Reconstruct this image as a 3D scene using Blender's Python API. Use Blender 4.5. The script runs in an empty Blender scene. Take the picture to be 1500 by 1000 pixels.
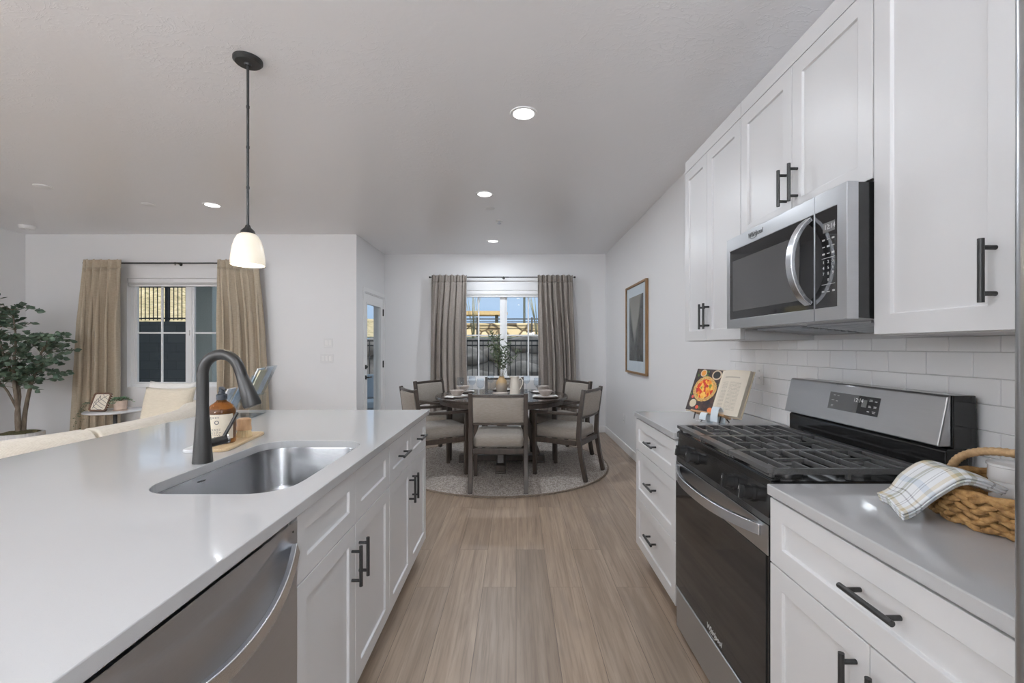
import bpy, bmesh, math, random
from math import pi, sin, cos, radians
from mathutils import Vector, Matrix, noise
random.seed(11)
S = bpy.context.scene
C = S.collection

# ------------------------------------------------------------------ camera
cam_d = bpy.data.cameras.new('camera')
cam_d.sensor_width = 36.0
cam_d.lens = 655.0 / 1500.0 * 36.0
cam_d.shift_x = -6.0 / 1500.0
cam_d.shift_y = 8.0 / 1500.0
cam_d.clip_start = 0.02
cam = bpy.data.objects.new('camera', cam_d)
C.objects.link(cam)
cam.location = (0, 0, 1.31)
cam.rotation_euler = (pi / 2, 0, 0)
S.camera = cam

# ------------------------------------------------------------------ exposure, sky, sun
S.view_settings.view_transform = 'Standard'
S.view_settings.look = 'None'
S.view_settings.gamma = 1.0
EV = 0.38
S.view_settings.exposure = EV
S.view_settings.use_curve_mapping = False
try:
    S.cycles.max_bounces = 14
    S.cycles.diffuse_bounces = 10
    S.cycles.glossy_bounces = 5
    S.cycles.transmission_bounces = 8
    S.cycles.transparent_max_bounces = 16
    S.cycles.sample_clamp_indirect = 4.0
    S.cycles.caustics_reflective = False
    S.cycles.caustics_refractive = False
except Exception:
    pass
W = bpy.data.worlds.new('sky')
S.world = W
W.use_nodes = True
wn, wl = W.node_tree.nodes, W.node_tree.links
wn.clear()
w_out = wn.new('ShaderNodeOutputWorld')
w_bg = wn.new('ShaderNodeBackground')
w_tc = wn.new('ShaderNodeTexCoord')
w_sep = wn.new('ShaderNodeSeparateXYZ')
w_rmp = wn.new('ShaderNodeValToRGB')
wl.new(w_tc.outputs['Generated'], w_sep.inputs[0])
wl.new(w_sep.outputs['Z'], w_rmp.inputs[0])
wl.new(w_rmp.outputs[0], w_bg.inputs[0])
wl.new(w_bg.outputs[0], w_out.inputs[0])
w_rmp.color_ramp.elements[0].position = 0.0
w_rmp.color_ramp.elements[0].color = (0.42, 0.64, 0.96, 1)
w_rmp.color_ramp.elements[1].position = 0.45
w_rmp.color_ramp.elements[1].color = (0.98, 1.06, 1.18, 1)
w_bg.inputs[1].default_value = 0.9 / 2 ** EV
sun_d = bpy.data.lights.new('sun', 'SUN')
sun_d.energy = 4.4 / 2 ** EV
sun_d.angle = 0.009
sun_d.color = (1.0, 0.93, 0.82)
sun = bpy.data.objects.new('sun', sun_d)
C.objects.link(sun)
sun.location = (0, -10, 12)
sun.rotation_euler = Vector((-0.12, 1.0, -0.62)).to_track_quat('-Z', 'Y').to_euler()

LAMP_COL = (0.922, 0.985, 1.06)
FILL_UP_W = 72.0           # upward light of each added, unseen fill lamp
CAN_W = 8.0          # light of each recessed ceiling lamp
H = 2.735             # ceiling height

# ------------------------------------------------------------------ object helpers
def wm(o):
    m = o.matrix_basis.copy()
    while o.parent:
        o = o.parent
        m = o.matrix_basis @ m
    return m

def tag(o, label=None, cat=None, group=None, kind=None):
    if label: o['label'] = label
    if cat: o['category'] = cat
    if group: o['group'] = group
    if kind: o['kind'] = kind
    return o

def thing(name, label, cat, loc=(0, 0, 0), rz=0.0, group=None, kind=None):
    o = bpy.data.objects.new(name, None)
    C.objects.link(o)
    o.empty_display_size = 0.1
    o.location = loc
    o.rotation_euler = (0, 0, rz)
    return tag(o, label, cat, group, kind)

def dup(o, parent=None):
    c = o.copy()
    C.objects.link(c)
    c.parent = parent
    for ch in o.children:
        dup(ch, c)
    return c

class MB:
    def __init__(self):
        self.bm = bmesh.new()
        self.uv = None
    def v(self, p):
        return self.bm.verts.new(p)
    def f(self, vs):
        try:
            return self.bm.faces.new(vs)
        except ValueError:
            return None
    def box(self, x0, x1, y0, y1, z0, z1):
        P = [self.v((x, y, z)) for z in (z0, z1) for y in (y0, y1) for x in (x0, x1)]
        for q in ((0, 2, 3, 1), (4, 5, 7, 6), (0, 1, 5, 4), (2, 6, 7, 3), (0, 4, 6, 2), (1, 3, 7, 5)):
            self.f([P[i] for i in q])
        return self
    def obox(self, M, sx, sy, sz):
        P = [self.v(M @ Vector((x * sx / 2, y * sy / 2, z * sz / 2))) for z in (-1, 1) for y in (-1, 1) for x in (-1, 1)]
        for q in ((0, 2, 3, 1), (4, 5, 7, 6), (0, 1, 5, 4), (2, 6, 7, 3), (0, 4, 6, 2), (1, 3, 7, 5)):
            self.f([P[i] for i in q])
        return self
    def rings(self, loops, closed=False, cap=True):
        R = [[self.v(p) for p in l] for l in loops]
        n = len(R[0])
        m = len(R)
        for i in range(m if closed else m - 1):
            a, b = R[i], R[(i + 1) % m]
            for j in range(n):
                self.f([a[j], a[(j + 1) % n], b[(j + 1) % n], b[j]])
        if cap and not closed:
            self.f(list(reversed(R[0])))
            self.f(R[-1])
        return self
    def tube(self, pts, r, n=10, closed=False, cap=True, sq=None, up=None):
        pts = [Vector(p) for p in pts]
        m = len(pts)
        rs = r if isinstance(r, (list, tuple)) else [r] * m
        ts = []
        for i in range(m):
            if closed:
                d = pts[(i + 1) % m] - pts[i - 1]
            else:
                d = pts[min(i + 1, m - 1)] - pts[max(i - 1, 0)]
            ts.append(d.normalized())
        ref = Vector(up) if up else (Vector((0, 0, 1)) if abs(ts[0].z) < 0.9 else Vector((0, 1, 0)))
        a = (ref - ts[0] * ref.dot(ts[0])).normalized()
        loops = []
        for i in range(m):
            a = (a - ts[i] * a.dot(ts[i])).normalized()
            if up:
                u = Vector(up)
                w = u - ts[i] * u.dot(ts[i])
                if w.length > 1e-4: a = w.normalized()
            b = ts[i].cross(a)
            if sq:
                hw, hh = sq if not isinstance(sq, list) else sq[i]
                loops.append([pts[i] + a * (sa * hh) + b * (sb * hw) for sa, sb in ((1, 1), (1, -1), (-1, -1), (-1, 1))])
            else:
                loops.append([pts[i] + (a * cos(2 * pi * k / n) + b * sin(2 * pi * k / n)) * rs[i] for k in range(n)])
        return self.rings(loops, closed, cap)
    def cyl(self, p0, p1, r0, r1=None, n=20):
        return self.tube([p0, p1], [r0, r0 if r1 is None else r1], n)
    def lathe(self, prof, o=(0, 0, 0), n=32, M=None, cap=True):
        o = Vector(o)
        loops = []
        for r, z in prof:
            l = []
            for k in range(n):
                p = Vector((max(r, 1e-4) * cos(2 * pi * k / n), max(r, 1e-4) * sin(2 * pi * k / n), z))
                l.append((M @ p) if M else (o + p))
            loops.append(l)
        return self.rings(loops, False, cap)
    def grid(self, fn, nu, nv, uv=True, closed_u=False):
        G = [[self.v(fn(i / nu, j / nv)) for j in range(nv + 1)] for i in range(nu if closed_u else nu + 1)]
        if uv and self.uv is None:
            self.uv = self.bm.loops.layers.uv.new('UVMap')
        for i in range(nu):
            for j in range(nv):
                i2 = (i + 1) % len(G)
                q = self.f([G[i][j], G[i2][j], G[i2][j + 1], G[i][j + 1]])
                if q and uv:
                    for lp, (a, b) in zip(q.loops, ((i, j), (i + 1, j), (i + 1, j + 1), (i, j + 1))):
                        lp[self.uv].uv = (a / nu, b / nv)
        return self
    def prism(self, poly, axis, a0, a1):
        def P(u, w, t):
            return {'x': (t, u, w), 'y': (u, t, w), 'z': (u, w, t)}[axis]
        A = [self.v(P(u, w, a0)) for u, w in poly]
        B = [self.v(P(u, w, a1)) for u, w in poly]
        n = len(poly)
        self.f(A)
        self.f(list(reversed(B)))
        for i in range(n):
            self.f([A[i], B[i], B[(i + 1) % n], A[(i + 1) % n]])
        return self
    def shaker(self, x, s, y0, y1, z0, z1, t=0.02, st=0.056, rec=0.009):
        """recessed panel front on the plane x, facing s along X"""
        def ring(i, xx, e=0):
            return [self.v((xx, a, b)) for a, b in ((y0 + i, z0 + i), (y1 - i, z0 + i), (y1 - i, z1 - i), (y0 + i, z1 - i))]
        st_z = min(st, (z1 - z0) * 0.30)
        def ring2(d, xx):
            return [self.v((xx, a, b)) for a, b in ((y0 + st + d, z0 + st_z + d), (y1 - st - d, z0 + st_z + d), (y1 - st - d, z1 - st_z - d), (y0 + st + d, z1 - st_z - d))]
        A = ring(0, x - s * t)
        B = ring(0, x)
        D = ring2(0, x)
        E = ring2(0.002, x - s * rec)
        self.f(A)
        self.f(E)
        for P, Q in ((A, B), (B, D), (D, E)):
            for i in range(4):
                self.f([P[i], P[(i + 1) % 4], Q[(i + 1) % 4], Q[i]])
        return self
    def leaf(self, p, d, nrm, L, w, fold=0.12, seg=3):
        p, d, nrm = Vector(p), Vector(d).normalized(), Vector(nrm)
        nrm = (nrm - d * nrm.dot(d)).normalized()
        b = d.cross(nrm)
        mid, lf, rt = [], [], []
        for i in range(seg + 1):
            t = i / seg
            ww = w * 0.5 * (sin(pi * (0.06 + 0.94 * t) ** 0.8) if i < seg else 0.05)
            c = p + d * (L * t) - nrm * (L * 0.10 * t * t)
            mid.append(self.v(c))
            lf.append(self.v(c + b * ww + nrm * ww * fold))
            rt.append(self.v(c - b * ww + nrm * ww * fold))
        for i in range(seg):
            self.f([mid[i], mid[i + 1], lf[i + 1], lf[i]])
            self.f([mid[i + 1], mid[i], rt[i], rt[i + 1]])
        return self
    def build(self, name, mat, parent=None, smooth=None, bevel=None, seg=2, local=False, solid=None, sub=None, recalc=True):
        if recalc:
            bmesh.ops.recalc_face_normals(self.bm, faces=self.bm.faces)
        me = bpy.data.meshes.new(name)
        self.bm.to_mesh(me)
        self.bm.free()
        o = bpy.data.objects.new(name, me)
        C.objects.link(o)
        me.materials.append(mat)
        if parent:
            o.parent = parent
            if not local:
                me.transform(wm(parent).inverted())
        if smooth is not None:
            for p in me.polygons: p.use_smooth = True
            me.set_sharp_from_angle(angle=radians(smooth))
        if solid:
            m = o.modifiers.new('solid', 'SOLIDIFY'); m.thickness = solid; m.offset = 0
        if bevel:
            m = o.modifiers.new('bevel', 'BEVEL'); m.width = bevel; m.segments = seg; m.limit_method = 'ANGLE'
            m.angle_limit = radians(40); m.harden_normals = smooth is not None
        if sub:
            m = o.modifiers.new('sub', 'SUBSURF'); m.levels = sub; m.render_levels = sub
        return o

def rrect(x0, x1, y0, y1, r, n=6):
    out = []
    for cx, cy, a in ((x1 - r, y1 - r, 0), (x0 + r, y1 - r, 90), (x0 + r, y0 + r, 180), (x1 - r, y0 + r, 270)):
        for k in range(n + 1):
            t = radians(a + 90.0 * k / n)
            out.append((cx + r * cos(t), cy + r * sin(t)))
    return out

def text(name, body, size, mat, parent, M, shear=0.0, ext=0.0004, align='CENTER', bold=0.0, local=False):
    cu = bpy.data.curves.new(name, 'FONT')
    cu.body = body; cu.size = size; cu.align_x = align; cu.align_y = 'CENTER'
    cu.extrude = ext; cu.shear = shear; cu.offset = bold; cu.resolution_u = 3
    t = bpy.data.objects.new(name, cu)
    C.objects.link(t)
    dg = bpy.context.evaluated_depsgraph_get()
    me = bpy.data.meshes.new_from_object(t.evaluated_get(dg))
    bpy.data.objects.remove(t)
    bpy.data.curves.remove(cu)
    me.transform(M)
    if not local and parent: me.transform(wm(parent).inverted())
    me.materials.clear(); me.materials.append(mat)
    o = bpy.data.objects.new(name, me)
    C.objects.link(o)
    o.parent = parent
    return o

def frame(o, x, y, z=None):
    """matrix with the given origin and axes"""
    x = Vector(x).normalized(); y = Vector(y).normalized()
    zz = x.cross(y).normalized()
    M = Matrix((x, y, zz)).transposed().to_4x4()
    M.translation = Vector(o)
    return M

# ------------------------------------------------------------------ material helpers
class NT:
    def __init__(self, name):
        self.m = bpy.data.materials.new(name)
        self.m.use_nodes = True
        self.t = self.m.node_tree
        self.b = self.t.nodes['Principled BSDF']
        self.out = self.t.nodes['Material Output']
    def n(self, typ, **kw):
        nd = self.t.nodes.new('ShaderNode' + typ)
        for k, v in kw.items():
            if k.startswith('i_'):
                key = k[2:]
                key = int(key) if key.isdigit() else key.replace('_', ' ')
                if hasattr(v, 'links') or isinstance(v, bpy.types.NodeSocket):
                    self.t.links.new(v, nd.inputs[key])
                else:
                    nd.inputs[key].default_value = v
            else:
                setattr(nd, k, v)
        return nd
    def set(self, key, v):
        if isinstance(v, bpy.types.NodeSocket):
            self.t.links.new(v, self.b.inputs[key])
        else:
            self.b.inputs[key].default_value = v
    def math(self, op, a, b=0.0, c=0.0):
        return self.n('Math', operation=op, i_0=a, i_1=b, i_2=c).outputs[0]
    def mix(self, fac, a, b, blend='MIX'):
        nd = self.t.nodes.new('ShaderNodeMix')
        nd.data_type = 'RGBA'; nd.blend_type = blend
        for idx, v in ((0, fac), (6, a), (7, b)):
            if isinstance(v, bpy.types.NodeSocket): self.t.links.new(v, nd.inputs[idx])
            else:
                nd.inputs[idx].default_value = v if idx == 0 else (tuple(v) + (1,))[:4]
        return nd.outputs[2]
    def ramp(self, fac, stops, interp='LINEAR'):
        nd = self.n('ValToRGB', i_0=fac)
        cr = nd.color_ramp
        cr.interpolation = interp
        while len(cr.elements) < len(stops): cr.elements.new(0.5)
        for e, (p, col) in zip(cr.elements, stops):
            e.position = p; e.color = (tuple(col) + (1,))[:4]
        return nd.outputs[0]
    def obj(self, scale=(1, 1, 1), rot=(0, 0, 0), kind='Object'):
        tc = self.n('TexCoord')
        mp = self.n('Mapping', i_Vector=tc.outputs[kind], i_Scale=scale, i_Rotation=rot)
        return mp.outputs[0]
    def noise(self, vec, scale, detail=3.0, rough=0.5, dist=0.0):
        return self.n('TexNoise', i_Vector=vec, i_Scale=scale, i_Detail=detail, i_Roughness=rough, i_Distortion=dist).outputs[0]
    def bump(self, h, strength=0.2, dist=0.01):
        self.set('Normal', self.n('Bump', i_Height=h, i_Strength=strength, i_Distance=dist).outputs[0])

def pm(name, col, rough=0.5, metal=0.0, **kw):
    a = NT(name)
    a.set('Base Color', (tuple(col) + (1,))[:4]); a.set('Roughness', rough); a.set('Metallic', metal)
    for k, v in kw.items(): a.set(k.replace('_', ' '), v)
    return a.m

def noisy(name, c1, c2, rough=0.6, scale=20, stretch=(1, 1, 1), bump=0.0, bscale=None, metal=0.0, dist=0.004, detail=4):
    a = NT(name)
    vec = a.obj(stretch)
    nz = a.noise(vec, scale, detail)
    a.set('Base Color', a.ramp(nz, ((0.3, c1), (0.7, c2))))
    a.set('Roughness', rough); a.set('Metallic', metal)
    if bump:
        a.bump(a.noise(vec, bscale or scale, detail), bump, dist)
    return a.m

def fabric(name, c1, c2, scale=260, bump=0.35, rough=0.9, slub=30):
    a = NT(name)
    v = a.obj()
    w1 = a.n('TexWave', i_Vector=v, i_Scale=scale / 6.0, i_Distortion=1.5, bands_direction='Z', i_Detail=2.0).outputs['Fac']
    w2 = a.n('TexWave', i_Vector=v, i_Scale=scale / 6.0, i_Distortion=1.5, bands_direction='X', i_Detail=2.0).outputs['Fac']
    h = a.math('MAXIMUM', w1, w2)
    s = a.noise(a.obj((1, 1, 5)), slub, 3)
    f = a.math('ADD', a.math('MULTIPLY', h, 0.35), a.math('MULTIPLY', s, 0.75))
    a.set('Base Color', a.ramp(f, ((0.3, c1), (0.85, c2))))
    a.set('Roughness', rough)
    a.set('Sheen Weight', 0.15)
    a.bump(h, bump, 0.001)
    return a.m

M = {}
def mk():
    # walls / ceiling
    a = NT('wall_paint'); a.set('Base Color', (0.79, 0.79, 0.795, 1)); a.set('Roughness', 0.55)
    a.bump(a.noise(a.obj(), 90, 3), 0.06, 0.004); M['wall'] = a.m
    a = NT('ceiling_skip_trowel'); a.set('Base Color', (0.88, 0.88, 0.895, 1)); a.set('Roughness', 0.29)
    v = a.obj()
    big = a.noise(v, 1.3, 2, 0.5)
    band = a.noise(a.obj((1, 1.6, 1)), 7.0, 5, 0.55, 1.8)
    ridg = a.math('ABSOLUTE', a.math('SUBTRACT', band, 0.5))
    r2 = a.ramp(ridg, ((0.0, (1, 1, 1)), (0.035, (0, 0, 0))))
    mask = a.ramp(big, ((0.42, (0, 0, 0)), (0.60, (1, 1, 1))))
    hh = a.math('MULTIPLY', r2, mask)
    hh = a.math('ADD', hh, a.math('MULTIPLY', a.noise(v, 26, 3), 0.5))
    a.bump(hh, 0.26, 0.007); M['ceiling'] = a.m
    M['trim'] = pm('trim_paint', (0.83, 0.83, 0.83), 0.35)
    M['cab'] = pm('cabinet_white', (0.67, 0.672, 0.678), 0.34)
    M['vinyl'] = pm('window_vinyl', (0.85, 0.86, 0.87), 0.35)
    M['plastic_white'] = pm('white_plastic', (0.84, 0.84, 0.83), 0.35)
    M['plate_grey'] = pm('switch_plastic', (0.74, 0.74, 0.74), 0.4)
    a = NT('quartz'); v = a.obj()
    sp = a.n('TexVoronoi', i_Vector=v, i_Scale=420.0).outputs['Distance']
    a.set('Base Color', a.ramp(sp, ((0.0, (0.43, 0.432, 0.435)), (0.25, (0.475, 0.477, 0.481)))))
    a.set('Roughness', 0.075); M['quartz'] = a.m
    # floor planks along Y
    a = NT('floor_planks')
    tc = a.n('TexCoord').outputs['Object']
    rot = a.n('Mapping', i_Vector=tc, i_Rotation=(0, 0, pi / 2)).outputs[0]
    br = a.n('TexBrick', i_Vector=rot, i_Scale=1.0, offset=0.37, offset_frequency=2,
             i_Color1=(0, 0, 0, 1), i_Color2=(1, 1, 1, 1), i_Mortar=(0.5, 0.5, 0.5, 1))
    br.inputs['Mortar Size'].default_value = 0.0011
    br.inputs['Mortar Smooth'].default_value = 0.1
    br.inputs['Brick Width'].default_value = 1.22
    br.inputs['Row Height'].default_value = 0.182
    br.inputs['Bias'].default_value = 0.0
    idv = br.outputs['Color']
    sep = a.n('SeparateColor', i_0=idv).outputs[0]
    # per-plank offset of the grain
    comb = a.n('CombineXYZ', i_X=a.math('MULTIPLY', sep, 7.3), i_Y=a.math('MULTIPLY', sep, 19.0), i_Z=a.math('MULTIPLY', sep, 5.0)).outputs[0]
    pos = a.n('VectorMath', operation='ADD', i_0=tc, i_1=comb).outputs[0]
    def mp(sx, sy): return a.n('Mapping', i_Vector=pos, i_Scale=(sx, sy, 1)).outputs[0]
    g1 = a.noise(mp(7.0, 0.7), 1.5, 4, 0.55, 1.2)
    g2 = a.noise(mp(70.0, 2.0), 1.5, 4, 0.6, 0.5)
    g3 = a.noise(mp(4.0, 1.3), 1.6, 3, 0.5, 0.6)
    ring = a.n('TexWave', i_Vector=mp(3.2, 0.30), i_Scale=1.6, i_Distortion=14.0, i_Detail=2.0, i_Detail_Scale=0.7, i_Detail_Roughness=0.4, bands_direction='X').outputs['Fac']
    base = a.ramp(g1, ((0.25, (0.275, 0.207, 0.153)), (0.5, (0.345, 0.266, 0.200)), (0.75, (0.43, 0.34, 0.262))))
    tone = a.ramp(sep, ((0.0, (0.87, 0.87, 0.87)), (0.35, (0.95, 0.945, 0.94)), (0.7, (1.0, 0.99, 0.98)), (1.0, (1.10, 1.085, 1.06))))
    col = a.mix(1.0, base, tone, 'MULTIPLY')
    col = a.mix(a.math('MULTIPLY', a.ramp(g2, ((0.48, (0, 0, 0)), (0.66, (1, 1, 1)))), 0.38), col, (0.15, 0.11, 0.085))
    col = a.mix(a.math('MULTIPLY', a.ramp(ring, ((0.80, (0, 0, 0)), (0.97, (1, 1, 1)))), 0.20), col, (0.15, 0.112, 0.085))
    col = a.mix(a.math('MULTIPLY', a.ramp(g3, ((0.58, (0, 0, 0)), (0.76, (1, 1, 1)))), 0.42), col, (0.19, 0.155, 0.135))
    col = a.mix(br.outputs['Fac'], col, (0.12, 0.09, 0.07))
    a.set('Base Color', col)
    a.set('Roughness', a.ramp(g2, ((0.2, (0.33, 0.33, 0.33)), (0.8, (0.42, 0.42, 0.42)))))
    a.bump(a.math('SUBTRACT', a.math('MULTIPLY', g2, 0.2), br.outputs['Fac']), 0.2, 0.0012)
    M['floor'] = a.m
    # metals and blacks
    def steel(name, col, rough, st):
        a = NT(name)
        nz = a.noise(a.obj(st), 12, 3, 0.6)
        a.set('Base Color', a.ramp(nz, ((0.25, [c * 0.97 for c in col]), (0.75, [c * 1.03 for c in col])))); a.set('Metallic', 1.0)
        a.set('Roughness', rough)
        return a.m
    M['steel'] = steel('brushed_steel', (0.52, 0.53, 0.545), 0.28, (1, 1, 60))
    M['steel_h'] = steel('brushed_steel_bar', (0.70, 0.715, 0.74), 0.26, (60, 1, 60))
    M['steel_sink'] = steel('sink_steel', (0.30, 0.302, 0.308), 0.26, (1, 1, 40))
    M['steel_dark'] = steel('dishwasher_steel', (0.53, 0.55, 0.585), 0.36, (1, 1, 60))
    M['chrome'] = pm('chrome', (0.8, 0.8, 0.8), 0.12, 1.0)
    M['black_metal'] = pm('matte_black_metal', (0.018, 0.018, 0.018), 0.42)
    M['faucet'] = pm('faucet_black', (0.030, 0.029, 0.028), 0.36, 0.4)
    M['black_gloss'] = pm('gloss_black_enamel', (0.012, 0.012, 0.012), 0.12)
    M['knob'] = pm('knob_black', (0.020, 0.020, 0.020), 0.22)
    M['vent_dark'] = pm('dark_vent_strip', (0.10, 0.10, 0.10), 0.3, 0.6)
    M['black_glass'] = pm('black_glass', (0.013, 0.013, 0.014), 0.05)
    M['mw_glass'] = pm('smoked_window_mesh', (0.075, 0.075, 0.076), 0.12)
    M['grate'] = noisy('cast_iron', (0.055, 0.055, 0.055), (0.085, 0.085, 0.085), 0.30, 200, bump=0.08, dist=0.001)
    M['burner_al'] = pm('burner_aluminium', (0.45, 0.45, 0.45), 0.35, 1.0)
    M['display'] = pm('display_panel', (0.10, 0.10, 0.10), 0.25)
    M['lcd'] = pm('display_window', (0.13, 0.13, 0.13), 0.3)
    M['mark'] = pm('printed_marks', (0.55, 0.55, 0.55), 0.5)
    M['logo_dark'] = pm('logo_dark', (0.06, 0.06, 0.06), 0.35)
    M['tile'] = pm('subway_tile', (0.90, 0.90, 0.905), 0.08)
    M['grout'] = pm('grout', (0.60, 0.60, 0.60), 0.8)
    # wood
    def wood(name, c1, c2, st=(1, 1, 8), rough=0.4, scale=8):
        a = NT(name)
        v = a.obj(st)
        nz = a.noise(v, scale, 5, 0.6, 0.8)
        a.set('Base Color', a.ramp(nz, ((0.3, c1), (0.7, c2)))); a.set('Roughness', rough)
        a.bump(nz, 0.06, 0.001)
        return a.m
    M['wood_dark'] = wood('dark_walnut', (0.030, 0.022, 0.017), (0.065, 0.048, 0.038), (6, 6, 0.8), 0.36)
    M['wood_top'] = wood('dark_table_top', (0.032, 0.025, 0.021), (0.062, 0.048, 0.040), (8, 0.8, 6), 0.13)
    M['wood_frame'] = wood('walnut_picture_frame', (0.16, 0.085, 0.035), (0.30, 0.175, 0.08), (6, 6, 0.7), 0.45)
    M['bamboo'] = wood('bamboo', (0.50, 0.36, 0.20), (0.66, 0.50, 0.31), (20, 1.5, 10), 0.4)
    M['beech'] = wood('beech_wood', (0.40, 0.23, 0.11), (0.52, 0.32, 0.17), (4, 4, 1), 0.45, 14)
    M['bark'] = noisy('bark', (0.11, 0.085, 0.06), (0.22, 0.18, 0.14), 0.85, 40, (1, 1, 0.3), 0.4)
    M['twig'] = pm('twig', (0.16, 0.14, 0.09), 0.8)
    # fabrics
    M['curtain_tan'] = fabric('tan_linen', (0.37, 0.305, 0.225), (0.51, 0.435, 0.33))
    M['curtain_taupe'] = fabric('taupe_linen', (0.245, 0.215, 0.19), (0.35, 0.31, 0.28))
    M['chair_fab'] = fabric('oatmeal_chair_fabric', (0.225, 0.198, 0.169), (0.335, 0.30, 0.261), 420, 0.4)
    M['sofa'] = fabric('cream_sofa_fabric', (0.68, 0.62, 0.52), (0.80, 0.745, 0.65), 300, 0.5)
    M['pillow'] = fabric('sand_pillow_fabric', (0.60, 0.53, 0.415), (0.72, 0.65, 0.53), 300, 0.5)
    M['pillow_w'] = fabric('white_pillow_fabric', (0.74, 0.72, 0.68), (0.84, 0.82, 0.78), 300, 0.4)
    M['napkin'] = fabric('white_napkin_linen', (0.72, 0.71, 0.68), (0.83, 0.82, 0.80), 500, 0.3)
    # rug
    a = NT('woven_rug'); v = a.obj()
    sp = a.n('VectorMath', operation='LENGTH', i_0=v).outputs['Value']
    wv = a.n('TexWave', i_Vector=v, i_Scale=16.0, wave_type='BANDS', bands_direction='Y', i_Distortion=2.4, i_Detail=3.0, i_Detail_Scale=3.0).outputs['Fac']
    nz = a.noise(a.obj((2.6, 1, 1)), 34, 2, 0.7)
    nb = a.noise(v, 3, 3)
    f = a.math('ADD', a.math('MULTIPLY', wv, 0.26), a.math('MULTIPLY', nz, 0.8))
    col = a.ramp(f, ((0.36, (0.15, 0.125, 0.105)), (0.52, (0.385, 0.342, 0.302)), (0.70, (0.66, 0.615, 0.565))))
    col = a.mix(a.math('MULTIPLY', nb, 0.25), col, (0.22, 0.19, 0.17))
    a.set('Base Color', col); a.set('Roughness', 0.95)
    a.bump(f, 0.9, 0.006); M['rug'] = a.m
    M['rug_edge'] = noisy('rug_binding', (0.13, 0.10, 0.075), (0.23, 0.185, 0.145), 0.95, 120, bump=0.6)
    # leaves
    M['leaf_euc'] = noisy('eucalyptus_leaf', (0.060, 0.105, 0.070), (0.15, 0.21, 0.145), 0.5, 9, detail=1)
    M['leaf_olive'] = noisy('olive_leaf', (0.045, 0.075, 0.040), (0.14, 0.18, 0.10), 0.5, 30, detail=1)
    M['leaf_succ'] = noisy('succulent_leaf', (0.12, 0.24, 0.13), (0.26, 0.40, 0.26), 0.5, 40, detail=1)
    M['moss'] = noisy('dry_moss', (0.06, 0.055, 0.02), (0.16, 0.14, 0.06), 0.95, 60, bump=1.0, dist=0.02)
    # ceramics, glass
    M['pot_white'] = noisy('white_ribbed_ceramic', (0.74, 0.73, 0.72), (0.80, 0.79, 0.78), 0.5, 30)
    M['pot_pink'] = noisy('blush_clay', (0.52, 0.39, 0.31), (0.62, 0.49, 0.40), 0.6, 25)
    M['stone_plate'] = noisy('taupe_stoneware', (0.36, 0.31, 0.275), (0.45, 0.40, 0.36), 0.4, 20)
    M['plate_dark'] = noisy('umber_stoneware', (0.15, 0.115, 0.095), (0.22, 0.175, 0.15), 0.4, 20)
    M['cream'] = pm('cream_enamel', (0.66, 0.61, 0.53), 0.3)
    M['white_gloss'] = pm('white_ceramic', (0.82, 0.82, 0.82), 0.2)
    a = NT('vase_light_gradient'); v = a.obj()
    z = a.n('SeparateXYZ', i_0=v).outputs[2]
    f = a.math('ADD', a.math('MULTIPLY', z, 5.0), a.math('MULTIPLY', a.noise(v, 30, 4), 0.5))
    a.set('Base Color', a.ramp(f, ((0.25, (0.20, 0.185, 0.17)), (0.75, (0.34, 0.28, 0.22)), (1.0, (0.46, 0.31, 0.15)))))  # tan top and grey foot paint the light falling on the vase
    a.set('Roughness', 0.45); M['vase'] = a.m
    def glass(name, tint, f0=0.06, k=0.9, rough=0.0):
        """thin clear sheet: lets light through, reflects more at grazing angles"""
        a = NT(name)
        a.t.nodes.remove(a.b)
        tr = a.n('BsdfTransparent'); tr.inputs[0].default_value = (*tint, 1)
        gl = a.n('BsdfGlossy'); gl.inputs['Roughness'].default_value = rough
        fr = a.n('Fresnel'); fr.inputs[0].default_value = 1.45
        mx = a.n('MixShader')
        ge = a.n('NewGeometry'); front_ = a.math('SUBTRACT', 1.0, ge.outputs['Backfacing'])
        a.t.links.new(a.math('MULTIPLY', a.math('MULTIPLY', fr.outputs[0], k), front_), mx.inputs[0])
        a.t.links.new(tr.outputs[0], mx.inputs[1]); a.t.links.new(gl.outputs[0], mx.inputs[2])
        a.t.links.new(mx.outputs[0], a.out.inputs[0])
        return a.m
    M['glass'] = glass('window_glass', (0.97, 0.985, 0.985), k=0.55)
    M['wine_glass'] = glass('wine_glass', (0.93, 0.95, 0.97), k=1.0)
    M['acrylic'] = glass('clear_acrylic', (0.90, 0.94, 0.97), k=1.0, rough=0.03)
    M['amber'] = pm('amber_glass', (0.42, 0.15, 0.02), 0.04, Transmission_Weight=0.9, IOR=1.45)
    M['soap'] = pm('amber_soap', (0.34, 0.115, 0.012), 0.03, Transmission_Weight=0.75, IOR=1.42)
    # paper label with faint ruled lines of print
    M['paper'] = noisy('label_paper', (0.66, 0.60, 0.48), (0.72, 0.66, 0.54), 0.6, 30)
    M['label_strip'] = pm('label_strip_dark', (0.06, 0.065, 0.085), 0.5)
    M['ink'] = pm('print_ink', (0.10, 0.10, 0.11), 0.6)
    M['navy'] = pm('pump_plastic', (0.022, 0.028, 0.038), 0.4)
    M['bristle'] = pm('bristles', (0.74, 0.60, 0.36), 0.8)
    M['marble'] = noisy('white_marble', (0.50, 0.51, 0.53), (0.80, 0.80, 0.80), 0.2, 5, detail=8)
    M['leather'] = noisy('brown_leather', (0.075, 0.035, 0.018), (0.13, 0.065, 0.035), 0.5, 60, bump=0.2)
    M['book_tan'] = noisy('tan_book_cloth', (0.46, 0.38, 0.28), (0.56, 0.48, 0.37), 0.8, 80)
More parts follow.
